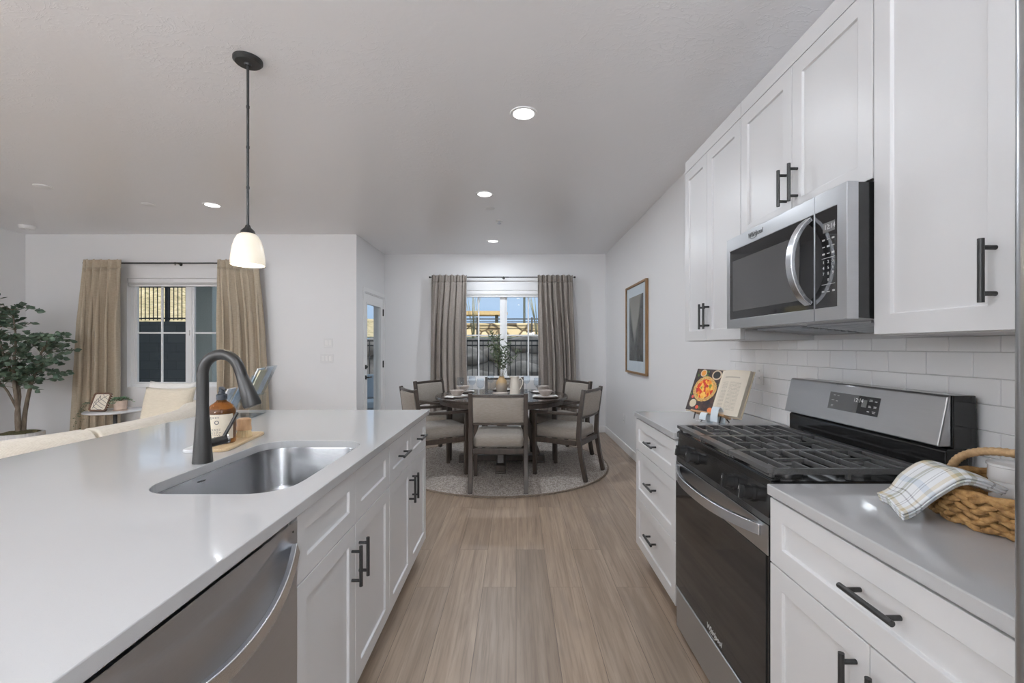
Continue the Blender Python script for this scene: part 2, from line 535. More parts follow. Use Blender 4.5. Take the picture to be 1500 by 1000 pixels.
    M['page'] = pm('page_paper', (0.74, 0.68, 0.57), 0.7)
    a = NT('lamp_diffuser'); a.set('Base Color', (0.9, 0.9, 0.9, 1)); a.set('Emission Color', (1, 1, 1, 1)); a.set('Emission Strength', 2.5); M['lamp'] = a.m
    # pendant shade, lit from inside
    a = NT('alabaster_shade'); z = a.n('SeparateXYZ', i_0=a.obj()).outputs[2]
    a.set('Base Color', (0.85, 0.80, 0.70, 1)); a.set('Roughness', 0.3)
    nzz = a.noise(a.obj(), 18, 4)
    a.set('Emission Color', a.ramp(nzz, ((0.3, (1.0, 0.84, 0.58)), (0.7, (1.0, 0.90, 0.70)))))
    a.set('Emission Strength', 0.24)
    a.set('Transmission Weight', 0.0); M['shade'] = a.m
    a = NT('bulb'); a.set('Emission Color', (1, 0.88, 0.68, 1)); a.set('Emission Strength', 3.0); M['bulb'] = a.m
    a = NT('fill_lamp_glow'); a.set('Base Color', (0.9, 0.9, 0.9, 1)); a.set('Emission Color', (0.94, 0.985, 1.04, 1)); a.set('Emission Strength', 130.0); M['fill_glow'] = a.m  # glowing bowls of the added lamps, for room fill
    # basket
    a = NT('seagrass'); v = a.obj()
    nz = a.noise(v, 55, 4, 0.6)
    a.set('Base Color', a.ramp(nz, ((0.3, (0.17, 0.085, 0.025)), (0.55, (0.36, 0.20, 0.07)), (0.75, (0.50, 0.31, 0.13)))))
    a.set('Roughness', 0.75); a.bump(a.noise(a.obj((1, 1, 4)), 120, 3), 0.5, 0.002); M['seagrass'] = a.m
    M['rope'] = noisy('handle_wrap', (0.36, 0.22, 0.10), (0.52, 0.35, 0.19), 0.75, 90, bump=0.3)
    # plaid towel on UV
    a = NT('plaid_towel'); uv = a.n('TexCoord').outputs['UV']
    sp = a.n('SeparateXYZ', i_0=uv)
    U, V = sp.outputs[0], sp.outputs[1]
    w = (0.80, 0.82, 0.84); gn = (0.30, 0.31, 0.22); tn = (0.60, 0.51, 0.33); gy = (0.22, 0.22, 0.24); bl = (0.52, 0.60, 0.70)
    su = a.ramp(U, ((0.0, w), (0.10, gy), (0.115, w), (0.24, gn), (0.30, w), (0.36, gn), (0.41, tn), (0.44, w), (0.60, bl), (0.66, w), (0.74, gy), (0.755, w), (0.80, gy), (0.815, w), (0.90, tn), (0.96, w)), 'CONSTANT')
    sv = a.ramp(V, ((0.0, tn), (0.10, w), (0.20, gy), (0.22, w), (0.36, gn), (0.46, w), (0.50, gn), (0.54, w), (0.70, gy), (0.715, w), (0.75, gy), (0.765, w), (0.86, tn), (0.94, w)), 'CONSTANT')
    a.set('Base Color', a.mix(0.5, su, sv)); a.set('Roughness', 0.9)
    a.bump(a.noise(uv, 160, 2), 0.2, 0.001); M['plaid'] = a.m
    # cookbook picture page on UV: dark board, round tart, bowls, greens
    a = NT('recipe_photo_page'); uv = a.n('TexCoord').outputs['UV']
    def dist(cx, cy, sx=1.0, sy=1.4):
        d = a.n('VectorMath', operation='SUBTRACT', i_0=uv, i_1=(cx, cy, 0)).outputs[0]
        d = a.n('VectorMath', operation='MULTIPLY', i_0=d, i_1=(sx, sy, 0)).outputs[0]
        return a.n('VectorMath', operation='LENGTH', i_0=d).outputs['Value']
    nzz = a.noise(uv, 6, 4)
    bg = a.ramp(nzz, ((0.3, (0.022, 0.022, 0.035)), (0.52, (0.05, 0.035, 0.035)), (0.7, (0.12, 0.07, 0.05))))
    vor = a.n('TexVoronoi', i_Vector=uv, i_Scale=11.0, feature='F1')
    gm = a.math('MULTIPLY', a.math('GREATER_THAN', a.noise(uv, 3.4, 1), 0.56), a.math('LESS_THAN', vor.outputs['Distance'], 0.42))
    bg = a.mix(gm, bg, (0.10, 0.17, 0.04))
    wob = a.math('ADD', dist(0.50, 0.53), a.math('MULTIPLY', a.math('SUBTRACT', a.noise(uv, 7, 2), 0.5), 0.07))
    crust = a.ramp(a.noise(uv, 22, 3), ((0.35, (0.46, 0.25, 0.08)), (0.65, (0.70, 0.46, 0.18))))
    v2 = a.n('TexVoronoi', i_Vector=uv, i_Scale=13.0)
    top = a.ramp(a.n('SeparateColor', i_0=v2.outputs['Color']).outputs[0], ((0.0, (0.60, 0.05, 0.02)), (0.25, (0.75, 0.24, 0.03)), (0.45, (0.80, 0.40, 0.05)), (0.62, (0.42, 0.03, 0.03)), (0.75, (0.85, 0.50, 0.12)), (0.9, (0.10, 0.03, 0.04)), (0.95, (0.2, 0.25, 0.05))), 'CONSTANT')
    col = a.mix(a.math('LESS_THAN', wob, 0.42), bg, crust)
    col = a.mix(a.math('LESS_THAN', wob, 0.32), col, top)
    for cx, cy, r, c in ((0.80, 0.88, 0.16, (0.62, 0.50, 0.36)), (0.80, 0.88, 0.12, (0.03, 0.03, 0.03)), (0.30, 0.90, 0.12, (0.7, 0.55, 0.4)), (0.30, 0.90, 0.09, (0.75, 0.30, 0.05)),
                         (0.22, 0.17, 0.13, (0.62, 0.55, 0.40)), (0.42, 0.09, 0.06, (0.72, 0.12, 0.06)), (0.14, 0.32, 0.05, (0.68, 0.10, 0.08)), (0.90, 0.07, 0.08, (0.68, 0.18, 0.05))):
        col = a.mix(a.math('LESS_THAN', dist(cx, cy), r), col, c)
    a.set('Base Color', col); a.set('Roughness', 0.3); M['recipe'] = a.m
    # printed page on UV
    a = NT('recipe_text_page'); uv = a.n('TexCoord').outputs['UV']
    sp = a.n('SeparateXYZ', i_0=uv); U, V = sp.outputs[0], sp.outputs[1]
    ln = a.math('LESS_THAN', a.math('FRACT', a.math('MULTIPLY', V, 34.0)), 0.42)
    wd = a.math('GREATER_THAN', a.noise(a.n('Mapping', i_Vector=uv, i_Scale=(26, 34, 1)).outputs[0], 1.6, 2), 0.42)
    inb = a.math('MULTIPLY', a.math('MULTIPLY', a.math('GREATER_THAN', U, 0.14), a.math('LESS_THAN', U, 0.82)), a.math('MULTIPLY', a.math('GREATER_THAN', V, 0.10), a.math('LESS_THAN', V, 0.74)))
    gut = a.math('GREATER_THAN', a.math('ABSOLUTE', a.math('SUBTRACT', U, 0.40)), 0.03)
    hd = a.math('MULTIPLY', a.math('MULTIPLY', a.math('GREATER_THAN', U, 0.16), a.math('LESS_THAN', U, 0.72)), a.math('LESS_THAN', a.math('ABSOLUTE', a.math('SUBTRACT', V, 0.84)), 0.014))
    f = a.math('MAXIMUM', a.math('MULTIPLY', a.math('MULTIPLY', ln, wd), a.math('MULTIPLY', inb, gut)), hd)
    a.set('Base Color', a.mix(a.math('MULTIPLY', f, 0.5), (0.66, 0.60, 0.50), (0.22, 0.19, 0.15))); a.set('Roughness', 0.6); M['textpage'] = a.m
    # framed print on UV: pale wedge of light between dim slopes
    a = NT('landscape_print'); uv = a.n('TexCoord').outputs['UV']
    sp = a.n('SeparateXYZ', i_0=uv); U, V = sp.outputs[0], sp.outputs[1]
    nz = a.noise(uv, 3.5, 5, 0.6)
    e = a.math('ADD', a.math('ABSOLUTE', a.math('SUBTRACT', U, 0.42)), a.math('MULTIPLY', a.math('SUBTRACT', nz, 0.5), 0.22))
    wdt = a.math('MULTIPLY_ADD', V, 0.62, -0.12)
    f = a.math('SUBTRACT', wdt, e)
    lo = a.ramp(nz, ((0.3, (0.055, 0.055, 0.06)), (0.7, (0.15, 0.145, 0.14))))
    hi = a.ramp(V, ((0.2, (0.20, 0.20, 0.20)), (0.55, (0.42, 0.39, 0.35)), (0.95, (0.33, 0.30, 0.27))))
    a.set('Base Color', a.mix(a.ramp(f, ((0.0, (0, 0, 0)), (0.10, (1, 1, 1)))), lo, hi)); a.set('Roughness', 0.25); M['print'] = a.m
    M['mat_board'] = pm('mat_board', (0.70, 0.74, 0.80), 0.6)
    # brochures
    def leaflet(name, top, c1, c2):
        a = NT(name); v = a.obj()
        nz = a.noise(v, 14, 3)
        a.set('Base Color', a.ramp(nz, ((0.35, c1), (0.5, top), (0.65, c2)))); a.set('Roughness', 0.35)
        return a.m
    M['leaf_blue'] = leaflet('blue_leaflet', (0.62, 0.68, 0.75), (0.40, 0.50, 0.60), (0.78, 0.80, 0.82))
    M['leaf_cream'] = leaflet('cream_leaflet', (0.72, 0.62, 0.42), (0.66, 0.56, 0.36), (0.76, 0.68, 0.50))
    M['leaf_white'] = leaflet('white_leaflet', (0.76, 0.76, 0.78), (0.62, 0.58, 0.57), (0.80, 0.82, 0.86))
    # outdoors
    a = NT('block_wall'); v = a.n('Mapping', i_Vector=a.n('TexCoord').outputs['Object'], i_Rotation=(pi / 2, 0, 0)).outputs[0]
    br = a.n('TexBrick', i_Vector=v, i_Scale=1.0, i_Color1=(0.105, 0.11, 0.115, 1), i_Color2=(0.13, 0.135, 0.14, 1), i_Mortar=(0.085, 0.088, 0.09, 1))
    br.inputs['Mortar Size'].default_value = 0.006; br.inputs['Brick Width'].default_value = 0.40; br.inputs['Row Height'].default_value = 0.20
    a.set('Base Color', br.outputs['Color']); a.set('Roughness', 0.9); M['block'] = a.m
    M['stucco'] = noisy('pale_stucco', (0.42, 0.47, 0.45), (0.48, 0.53, 0.51), 0.9, 60, bump=0.3)
    M['concrete'] = noisy('patio_concrete', (0.34, 0.34, 0.33), (0.42, 0.42, 0.41), 0.8, 6)
    a = NT('desert_hillside'); v = a.obj()
    n1 = a.noise(v, 0.9, 6, 0.65); n2 = a.noise(v, 4.5, 5, 0.7)
    col = a.ramp(n1, ((0.30, (0.42, 0.34, 0.20)), (0.5, (0.58, 0.48, 0.29)), (0.68, (0.70, 0.62, 0.43))))
    col = a.mix(a.ramp(n2, ((0.50, (0, 0, 0)), (0.60, (1, 1, 1)))), col, (0.27, 0.25, 0.13))
    a.set('Base Color', col); a.set('Roughness', 0.95); a.bump(n2, 0.8, 0.15); M['hill'] = a.m
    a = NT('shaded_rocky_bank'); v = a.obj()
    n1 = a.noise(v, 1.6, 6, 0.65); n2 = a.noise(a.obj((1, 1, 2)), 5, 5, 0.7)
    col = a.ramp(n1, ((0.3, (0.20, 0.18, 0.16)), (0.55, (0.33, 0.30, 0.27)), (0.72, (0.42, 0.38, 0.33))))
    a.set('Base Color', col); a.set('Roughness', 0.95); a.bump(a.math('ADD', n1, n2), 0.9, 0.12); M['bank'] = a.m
    a = NT('sandstone_masonry'); v = a.n('Mapping', i_Vector=a.n('TexCoord').outputs['Object'], i_Scale=(1, 1, 1.5)).outputs[0]
    d2 = a.n('TexVoronoi', i_Vector=v, i_Scale=2.1, feature='DISTANCE_TO_EDGE').outputs['Distance']
    cc = a.n('TexVoronoi', i_Vector=v, i_Scale=2.1).outputs['Color']
    stn = a.ramp(a.n('SeparateColor', i_0=cc).outputs[0], ((0.1, (0.40, 0.32, 0.20)), (0.5, (0.58, 0.48, 0.31)), (0.9, (0.72, 0.62, 0.43))))
    a.set('Base Color', a.mix(a.ramp(d2, ((0.03, (1, 1, 1)), (0.10, (0, 0, 0)))), stn, (0.13, 0.10, 0.065))); a.set('Roughness', 0.9)
    a.bump(a.ramp(d2, ((0.0, (0, 0, 0)), (0.12, (1, 1, 1)))), 0.6, 0.06); M['masonry'] = a.m
    M['boulder'] = noisy('boulder', (0.26, 0.235, 0.21), (0.42, 0.38, 0.34), 0.95, 4, bump=0.6, dist=0.05)
    M['fence'] = pm('black_fence', (0.02, 0.021, 0.023), 0.5)
    M['pole'] = pm('green_grey_pole', (0.07, 0.085, 0.07), 0.6)
    M['ramada'] = noisy('tan_roof', (0.42, 0.31, 0.16), (0.50, 0.38, 0.20), 0.8, 10)
    M['shrub'] = noisy('dry_shrub', (0.26, 0.25, 0.15), (0.36, 0.34, 0.20), 0.9, 10)
    M['patio_fab'] = pm('blue_grey_cushion', (0.34, 0.44, 0.54), 0.85)
    M['patio_frame'] = pm('grey_patio_frame', (0.16, 0.17, 0.18), 0.6)
mk()

# ================================================================== the room
XR, XL, XD = 1.375, -6.21, -2.02      # right wall, left wall, door wall
YB, YW, YN = -2.2, 5.66, 6.86         # wall behind, living window wall, dining window wall

def struct(name, mb, mat, label, cat, **k):
    o = mb.build(name, mat, **k)
    return tag(o, label, cat, None, 'structure')

struct('floor', MB().box(XL - .15, XR + .15, YB - .15, YN + .15, -.12, 0), M['floor'], 'brown wood plank floor running down the kitchen aisle', 'floor')
struct('ceiling', MB().box(XL - .15, XR + .15, YB - .15, YN + .15, H, H + .15), M['ceiling'], 'pale grey skip-trowel textured ceiling', 'ceiling')
struct('wall_right', MB().box(XR, XR + .15, YB, YN + .15, 0, H), M['wall'], 'white wall on the right behind the stove and framed print', 'wall')
struct('wall_left', MB().box(XL - .15, XL, YB, YW + .15, 0, H), M['wall'], 'white wall at the far left beside the potted tree', 'wall')
struct('wall_rear', MB().box(XL - .15, XR + .15, YB - .15, YB, 0, H), M['wall'], 'white wall behind the camera', 'wall')

def wall_with_hole(x0, x1, y0, y1, hx0, hx1, hz0, hz1, axis='x'):
    m = MB()
    def b(a0, a1, z0, z1):
        if axis == 'x': m.box(a0, a1, y0, y1, z0, z1)
        else: m.box(y0, y1, a0, a1, z0, z1)
    # one connected shell: front/back faces as rings around the hole
    bm = m.bm
    def P(a, z, t):
        return m.v((a, t, z) if axis == 'x' else (t, a, z))
    out = [(x0, 0), (x1, 0), (x1, H), (x0, H)]
    inn = [(hx0, hz0), (hx1, hz0), (hx1, hz1), (hx0, hz1)]
    L = {}
    for k, t in (('f', y0), ('b', y1)):
        L[k + 'o'] = [P(a, z, t) for a, z in out]
        L[k + 'i'] = [P(a, z, t) for a, z in inn]
    for i in range(4):
        j = (i + 1) % 4
        m.f([L['fo'][i], L['fo'][j], L['fi'][j], L['fi'][i]])
        m.f([L['bo'][i], L['bo'][j], L['bi'][j], L['bi'][i]])
        m.f([L['fo'][i], L['fo'][j], L['bo'][j], L['bo'][i]])
        m.f([L['fi'][i], L['fi'][j], L['bi'][j], L['bi'][i]])
    return m

LW = (-4.925, -3.43)      # living window, X range
DW = (-.980, 0.590)       # dining window, X range
WZ = (0.79, 2.18)
struct('wall_living', wall_with_hole(XL, XD, YW, YW + .15, LW[0], LW[1], *WZ), M['wall'], 'white living room wall around the tan-curtained window', 'wall')
struct('wall_far', wall_with_hole(XD - .15, XR, YN, YN + .15, DW[0], DW[1], *WZ), M['wall'], 'white dining room wall around the taupe-curtained window', 'wall')
DY = (5.95, 6.82); DZ = (0.0, 2.05)
struct('wall_entry', wall_with_hole(YW + .15, YN, XD - .15, XD, DY[0], DY[1], 0.004, DZ[1], axis='y'), M['wall'], 'short white wall with the glazed patio door', 'wall')

def baseboard(name, x0, x1, y0, y1, label):
    struct(name, MB().box(x0, x1, y0, y1, 0, .10), M['trim'], label, 'baseboard', bevel=.004)
baseboard('baseboard_right', XR - .014, XR, 2.80, YN, 'white baseboard along the right wall under the framed print')
baseboard('baseboard_far', XD, XR - .014, YN - .014, YN, 'white baseboard under the dining window')
baseboard('baseboard_living', XL + .014, XD, YW - .014, YW, 'white baseboard along the living room window wall')
baseboard('baseboard_left', XL, XL + .014, YB, YW, 'white baseboard along the far left wall')

def window(name, x0, x1, y, z0, z1, label):
    r = thing(name, label, 'window', ((x0 + x1) / 2, y, z0), kind='structure')
    yi, yo = y + .055, y + .125
    fr = .045
    m = MB()
    m.box(x0, x1, yi, yo, z0, z0 + fr); m.box(x0, x1, yi, yo, z1 - fr, z1)
    m.box(x0, x0 + fr, yi, yo, z0 + fr, z1 - fr); m.box(x1 - fr, x1, yi, yo, z0 + fr, z1 - fr)
    c = (x0 + x1) / 2
    m.box(c - .03, c + .03, yi, yo, z0 + fr, z1 - fr)
    m.build('window_frame', M['vinyl'], r, bevel=.003)
    for s, (a, b) in enumerate(((x0 + fr, c - .03), (c + .03, x1 - fr))):
        q = MB(); t = .026; d0, d1 = yi + .012, yi + .045
        q.box(a, b, d0, d1, z0 + fr, z0 + fr + t); q.box(a, b, d0, d1, z1 - fr - t, z1 - fr)
        q.box(a, a + t, d0, d1, z0 + fr + t, z1 - fr - t); q.box(b - t, b, d0, d1, z0 + fr + t, z1 - fr - t)
        mx = (a + b) / 2; mz = 1.49
        q.box(mx - .011, mx + .011, d0 + .008, d1 - .008, z0 + fr + t, z1 - fr - t)
        q.box(a + t, mx - .011, d0 + .008, d1 - .008, mz - .011, mz + .011); q.box(mx + .011, b - t, d0 + .008, d1 - .008, mz - .011, mz + .011)
        so = q.build('sash', M['vinyl'], r, bevel=.002)
        MB().box(a + t * .6, b - t * .6, yi + .027, yi + .030, z0 + fr + t * .6, z1 - fr - t * .6).build('pane', M['glass'], so)
    MB().box(c - .012, c + .012, yi - .018, yi, 1.49 - .035, 1.49 + .035).build('latch', M['vinyl'], r, bevel=.004)
    MB().box(x0, x1, y + .004, yi, z0, z0 + .012).build('window_sill', M['trim'], r, bevel=.003)
    return r
window('window_1', LW[0], LW[1], YW, *WZ, 'white sliding grid window between tan curtains')
window('window_2', DW[0], DW[1], YN, *WZ, 'white sliding grid window between taupe curtains')

def blind(x0, x1, y, z0, z1, label):
    r = thing('roller_blind', label, 'blind', ((x0 + x1) / 2, y, z0), group='rolled-up white blinds')
    MB().box(x0 + .006, x1 - .006, y + .006, y + .05, z0 + .045, z1 - .002).build('headrail', M['trim'], r, bevel=.006)
    m = MB()
    n = 5
    for k in range(n):
        m.box(x0 + .012, x1 - .012, y + .012, y + .046, z0 + .018 + .0055 * k, z0 + .0215 + .0055 * k)
    m.build('gathered_fabric', M['plastic_white'], r)
    MB().box(x0 + .010, x1 - .010, y + .010, y + .048, z0, z0 + .018).build('bottom_rail', M['trim'], r, bevel=.004)
blind(LW[0], LW[1], YW, 2.078, 2.18, 'white blind pulled up at the top of the living window')
blind(DW[0], DW[1], YN, 2.075, 2.18, 'white blind pulled up at the top of the dining window')

# patio door
def patio_door():
    r = thing('door_1', 'white patio door with tall glass lite and black lever', 'door', (XD, (DY[0] + DY[1]) / 2, 0), kind='structure')
    m = MB(); w = .058; e = .012
    y0, y1, zt = DY[0], DY[1], DZ[1]
    m.box(XD, XD + e, y0 - w, y0, 0, zt + w); m.box(XD, XD + e, y1, min(y1 + w, YN - .015), 0, zt + w); m.box(XD, XD + e, y0, y1, zt, zt + w)
    m.build('casing', M['trim'], r, bevel=.003)
    m = MB()
    m.box(XD - .15, XD, y0, y0 + .012, .006, zt - .012); m.box(XD - .15, XD, y1 - .012, y1, .006, zt - .012); m.box(XD - .15, XD, y0, y1, zt - .012, zt)
    m.build('jamb', M['trim'], r)
    a, b, z0, z1 = y0 + .015, y1 - .015, .012, zt - .015
    x0, x1 = XD - .052, XD - .008
    ga, gb, gz0, gz1 = a + .105, b - .105, .26, 1.90
    m = MB()
    m.box(x0, x1, a, ga, z0, z1); m.box(x0, x1, gb, b, z0, z1); m.box(x0, x1, ga, gb, z0, gz0); m.box(x0, x1, ga, gb, gz1, z1)
    sl = m.build('slab', M['trim'], r)
    m = MB(); t = .022
    m.box(x1, x1 + .007, ga - t, ga + .004, gz0 - t, gz1 + t); m.box(x1, x1 + .007, gb - .004, gb + t, gz0 - t, gz1 + t)
    m.box(x1, x1 + .007, ga + .004, gb - .004, gz0 - t, gz0 + .004); m.box(x1, x1 + .007, ga + .004, gb - .004, gz1 - .004, gz1 + t)
    m.build('lite_frame', M['trim'], sl, bevel=.002)
    MB().box(x0 + .018, x0 + .024, ga, gb, gz0, gz1).build('glass', M['glass'], sl)
    hy = a + .055
    m = MB(); m.cyl((x1, hy, .90), (x1 + .012, hy, .90), .028); m.cyl((x1 + .012, hy, .90), (x1 + .05, hy, .90), .009)
    m.tube([(x1 + .05, hy - .006, .90), (x1 + .05, hy + .05, .90), (x1 + .046, hy + .11, .898)], .009)
    m.build('lever_handle', M['black_metal'], sl, smooth=40)
    m = MB(); m.cyl((x1, hy, 1.04), (x1 + .014, hy, 1.04), .029); m.box(x1 + .014, x1 + .03, hy - .004, hy + .004, 1.025, 1.055)
    m.build('deadbolt', M['black_metal'], sl, smooth=40)
    for z in (.30, 1.05, 1.83):
        m = MB(); m.box(x1 - .001, x1 + .006, b - .012, b + .016, z - .05, z + .05); m.cyl((x1 + .008, b + .006, z - .052), (x1 + .008, b + .006, z + .052), .007, n=10)
        m.build('hinge', M['black_metal'], r)
patio_door()

# ------------------------------------------------------------------ ceiling fittings
def can_light(x, y, label, k=1.0):
    r = thing('recessed_light', label, 'ceiling light', (x, y, H), group='recessed ceiling lights')
    MB().lathe([(.064, 0), (.064, -.004), (.082, -.006), (.084, -.001), (.084, 0)], (x, y, H), 36).build('trim_ring', M['trim'], r, smooth=40)
    MB().lathe([(.0, -.0052), (.0635, -.0052), (.0635, -.001), (0, -.001)], (x, y, H), 36).build('diffuser', M['lamp'], r)
    d = bpy.data.lights.new('ceiling_lamp', 'AREA')
    d.shape = 'DISK'; d.size = .126; d.energy = CAN_W * k
    d.color = LAMP_COL
    o = bpy.data.objects.new('ceiling_lamp', d)
    C.objects.link(o); o.parent = r; o.location = (0, 0, -.009)
for x, y, l, k in ((.046, 2.73, 'bright recessed light nearest the camera, over the aisle', .5),
                (-.293, 4.167, 'recessed light on the ceiling in front of the dining table', 1.5),
                (-.31, 6.02, 'small recessed light closest to the dining window', 1.5),
                (-3.05, 4.49, 'recessed light over the living room, left of the pendant cord', 0.5),
                (.046, .75, 'unseen recessed light added over the aisle above the camera', 0.25),  # from here down, unseen lights added to brighten the room
                (.046, -1.2, 'unseen recessed light added over the aisle behind the camera', 0.35),
                (-3.05, 1.6, 'unseen recessed light added over the living room beside the sofa', 0.4),
                (-3.05, -1.0, 'unseen recessed light added over the living room behind the camera', 0.6),
                (-5.2, 2.1, 'unseen recessed light added over the left end of the living room', 0.4),
                (-5.2, -0.8, 'unseen recessed light added in the rear left corner of the living room', 0.6)):
    can_light(x, y, l, k)

def ceiling_disc(name, x, y, r_, h, label, cat):
    r = thing(name, label, cat, (x, y, H), group=None)
    MB().lathe([(0, 0), (r_, 0), (r_, -h * .6), (r_ * .86, -h), (0, -h)], (x, y, H), 32).build('cover', M['trim'], r, smooth=35)
    return r
s1 = ceiling_disc('smoke_detector', -5.76, 5.27, .075, .04, 'round white smoke detector on the ceiling by the far left corner', 'smoke detector')
MB().lathe([(0, -.04), (.022, -.04), (.02, -.046), (0, -.046)], (-5.76, 5.27, H), 20).build('test_button', M['plate_grey'], s1)
ceiling_disc('ceiling_cover_plate', -4.2, 3.97, .065, .008, 'flat white disc on the ceiling above the potted tree, nearer of two', 'cover plate')
ceiling_disc('ceiling_cover_plate', -3.67, 4.466, .058, .008, 'flat white disc on the ceiling left of the living room light', 'cover plate')
ceiling_disc('ceiling_cover_plate', -.27, 4.60, .05, .008, 'flat white disc on the ceiling just beyond the middle aisle light', 'cover plate')
sp = thing('fire_sprinkler', 'small sprinkler head on the ceiling above the dining table', 'sprinkler', (-.19, 5.05, H))
MB().lathe([(0, 0), (.042, 0), (.04, -.006), (.02, -.008), (0, -.008)], (-.19, 5.05, H), 24).build('escutcheon', M['trim'], sp, smooth=35)
m = MB(); m.cyl((-.19, 5.05, H - .008), (-.19, 5.05, H - .032), .009); m.lathe([(0, -.032), (.022, -.032), (.022, -.035), (0, -.035)], (-.19, 5.05, H), 16)
m.build('deflector', M['steel_dark'], sp, smooth=35)

# pendant over the island
def pendant(x, y, label):
    zb = 1.715
    r = thing('pendant_light', label, 'pendant light', (x, y, H))
    MB().lathe([(0, 0), (.066, 0), (.066, -.012), (.056, -.022), (.018, -.024), (.014, -.032), (0, -.032)], (x, y, H), 36).build('canopy', M['black_metal'], r, smooth=35)
    m = MB(); m.cyl((x, y, H - .03), (x, y, zb + .19), .0062, n=12)
    for k in range(1, 4): m.cyl((x, y, H - .03 - k * .2), (x, y, H - .042 - k * .2), .008, n=12)
    m.build('stem', M['black_metal'], r, smooth=40)
    MB().lathe([(0, .198), (.010, .198), (.014, .186), (.030, .170), (.033, .158), (.030, .154), (0, .154)], (x, y, zb), 28).build('socket_cap', M['black_metal'], r, smooth=40)
    prof = [(.030, .157), (.045, .146), (.058, .122), (.068, .088), (.0745, .045), (.077, .012), (.076, 0), (.073, 0), (.074, .012), (.0715, .045), (.065, .088), (.055, .120), (.042, .142), (.028, .152)]
    MB().lathe(prof, (0, 0, 0), 40, M=Matrix.Translation((x, y, zb))).build('glass_shade', M['shade'], r, smooth=60)
    MB().lathe([(0, .03), (.018, .036), (.028, .055), (.026, .08), (.014, .11), (.012, .15), (0, .15)], (x, y, zb), 20).build('bulb', M['bulb'], r, smooth=60)
    d = bpy.data.lights.new('pendant_lamp', 'POINT'); d.energy = 2.5; d.color = (1, .86, .66); d.shadow_soft_size = .02
    o = bpy.data.objects.new('pendant_lamp', d); C.objects.link(o); o.parent = r; o.location = (0, 0, zb - H + .014)
pendant(-1.33, 2.217, 'slim black pendant with a glowing cream glass bell shade over the island')
pendant(-1.33, .75, 'unseen matching pendant added nearer the camera, over the island')  # second pendant added out of frame for more light

# ------------------------------------------------------------------ wall plates
def plate(name, M_, w, h, n, label, cat, outlet=False):
    r = thing(name, label, cat, M_.translation)
    m = MB(); m.obox(M_ @ Matrix.Translation((0, 0, .003)), w, h, .006)
    m.build('plate', M['plate_grey'] if not outlet else M['plastic_white'], r, bevel=.002)
    for k in range(n):
        cx = (k - (n - 1) / 2) * .046
        if outlet:
            for s in (-1, 1):
                q = MB(); q.obox(M_ @ Matrix.Translation((cx, s * .02, .0075)), .033, .028, .003)
                o = q.build('socket', M['plastic_white'], r, bevel=.004)
                q = MB()
                for e in (-1, 1): q.obox(M_ @ Matrix.Translation((cx + e * .0065, s * .02, .0091)), .002, .009, .0006)
                q.build('slot', M['logo_dark'], o)
        else:
            q = MB(); q.obox(M_ @ Matrix.Translation((cx, 0, .0075)) @ Matrix.Rotation(radians(5), 4, 'X'), .033, .066, .005)
            q.build('rocker', M['plastic_white'], r, bevel=.002)
fl = lambda x, z: frame((x, YW, z), (1, 0, 0), (0, 0, 1))
plate('light_switch', fl(-2.376, 1.362), .118, .115, 2, 'upper grey switch plate on the white wall left of the patio door', 'light switch')
plate('light_switch', fl(-2.395, 1.163), .164, .115, 3, 'lower, wider grey switch plate on the wall left of the patio door', 'light switch')
fr_ = lambda y, z, x=XR: frame((x, y, z), (0, -1, 0), (0, 0, 1))
plate('wall_outlet', fr_(5.68, .40), .07, .115, 1, 'white outlet low on the right wall below the framed print', 'outlet', True)

# ================================================================== right-hand kitchen run
FX = 0.735            # door faces of the base cabinets
BX = FX + .022
CT = 0.914
def bar_handle(par, c, axis, nrm, L=.138, stand=.032):
    c = Vector(c); nrm = Vector(nrm)
    ax = {'x': Vector((1, 0, 0)), 'y': Vector((0, 1, 0)), 'z': Vector((0, 0, 1))}[axis]
    m = MB()
    b = c + nrm * stand
    m.cyl(b - ax * L / 2, b + ax * L / 2, .0062, n=14)
    for s in (-1, 1):
        p = c + ax * (s * L * .36)
        m.cyl(p, p + nrm * stand, .0052, n=12)
    return m.build('handle', M['black_metal'], par, smooth=40)

def front(par, name, x, s, y0, y1, z0, z1, hc=None, axis='z'):
    d = MB().shaker(x, s, y0, y1, z0, z1).build(name, M['cab'], par, bevel=.0015)
    if hc:
        bar_handle(d, (x, hc[0], hc[1]), axis, (s, 0, 0))
    return d
g = .0015
def base_body(r, x0, x1, y0, y1, ztop=.884, s=-1, hollow=False):
    m = MB()
    if hollow:
        t = .018
        m.box(x0, x1, y0, y0 + t, .11, ztop); m.box(x0, x1, y1 - t, y1, .11, ztop); m.box(x0, x1, y0 + t, y1 - t, .11, .128)
        if s > 0: m.box(x0, x0 + t, y0 + t, y1 - t, .128, ztop); m.box(x1 - t, x1, y0 + t, y1 - t, .128, .70)
    else:
        m.box(x0, x1, y0, y1, .11, ztop)
    m.build('body', M['cab'], r)
    k = MB(); k.box(*( (x0 + .06, x1, y0, y1, 0, .11) if s < 0 else (x0, x1 - .06, y0, y1, 0, .11) ))
    k.build('toe_kick', M['wood_dark'] if False else M['cab'], r)

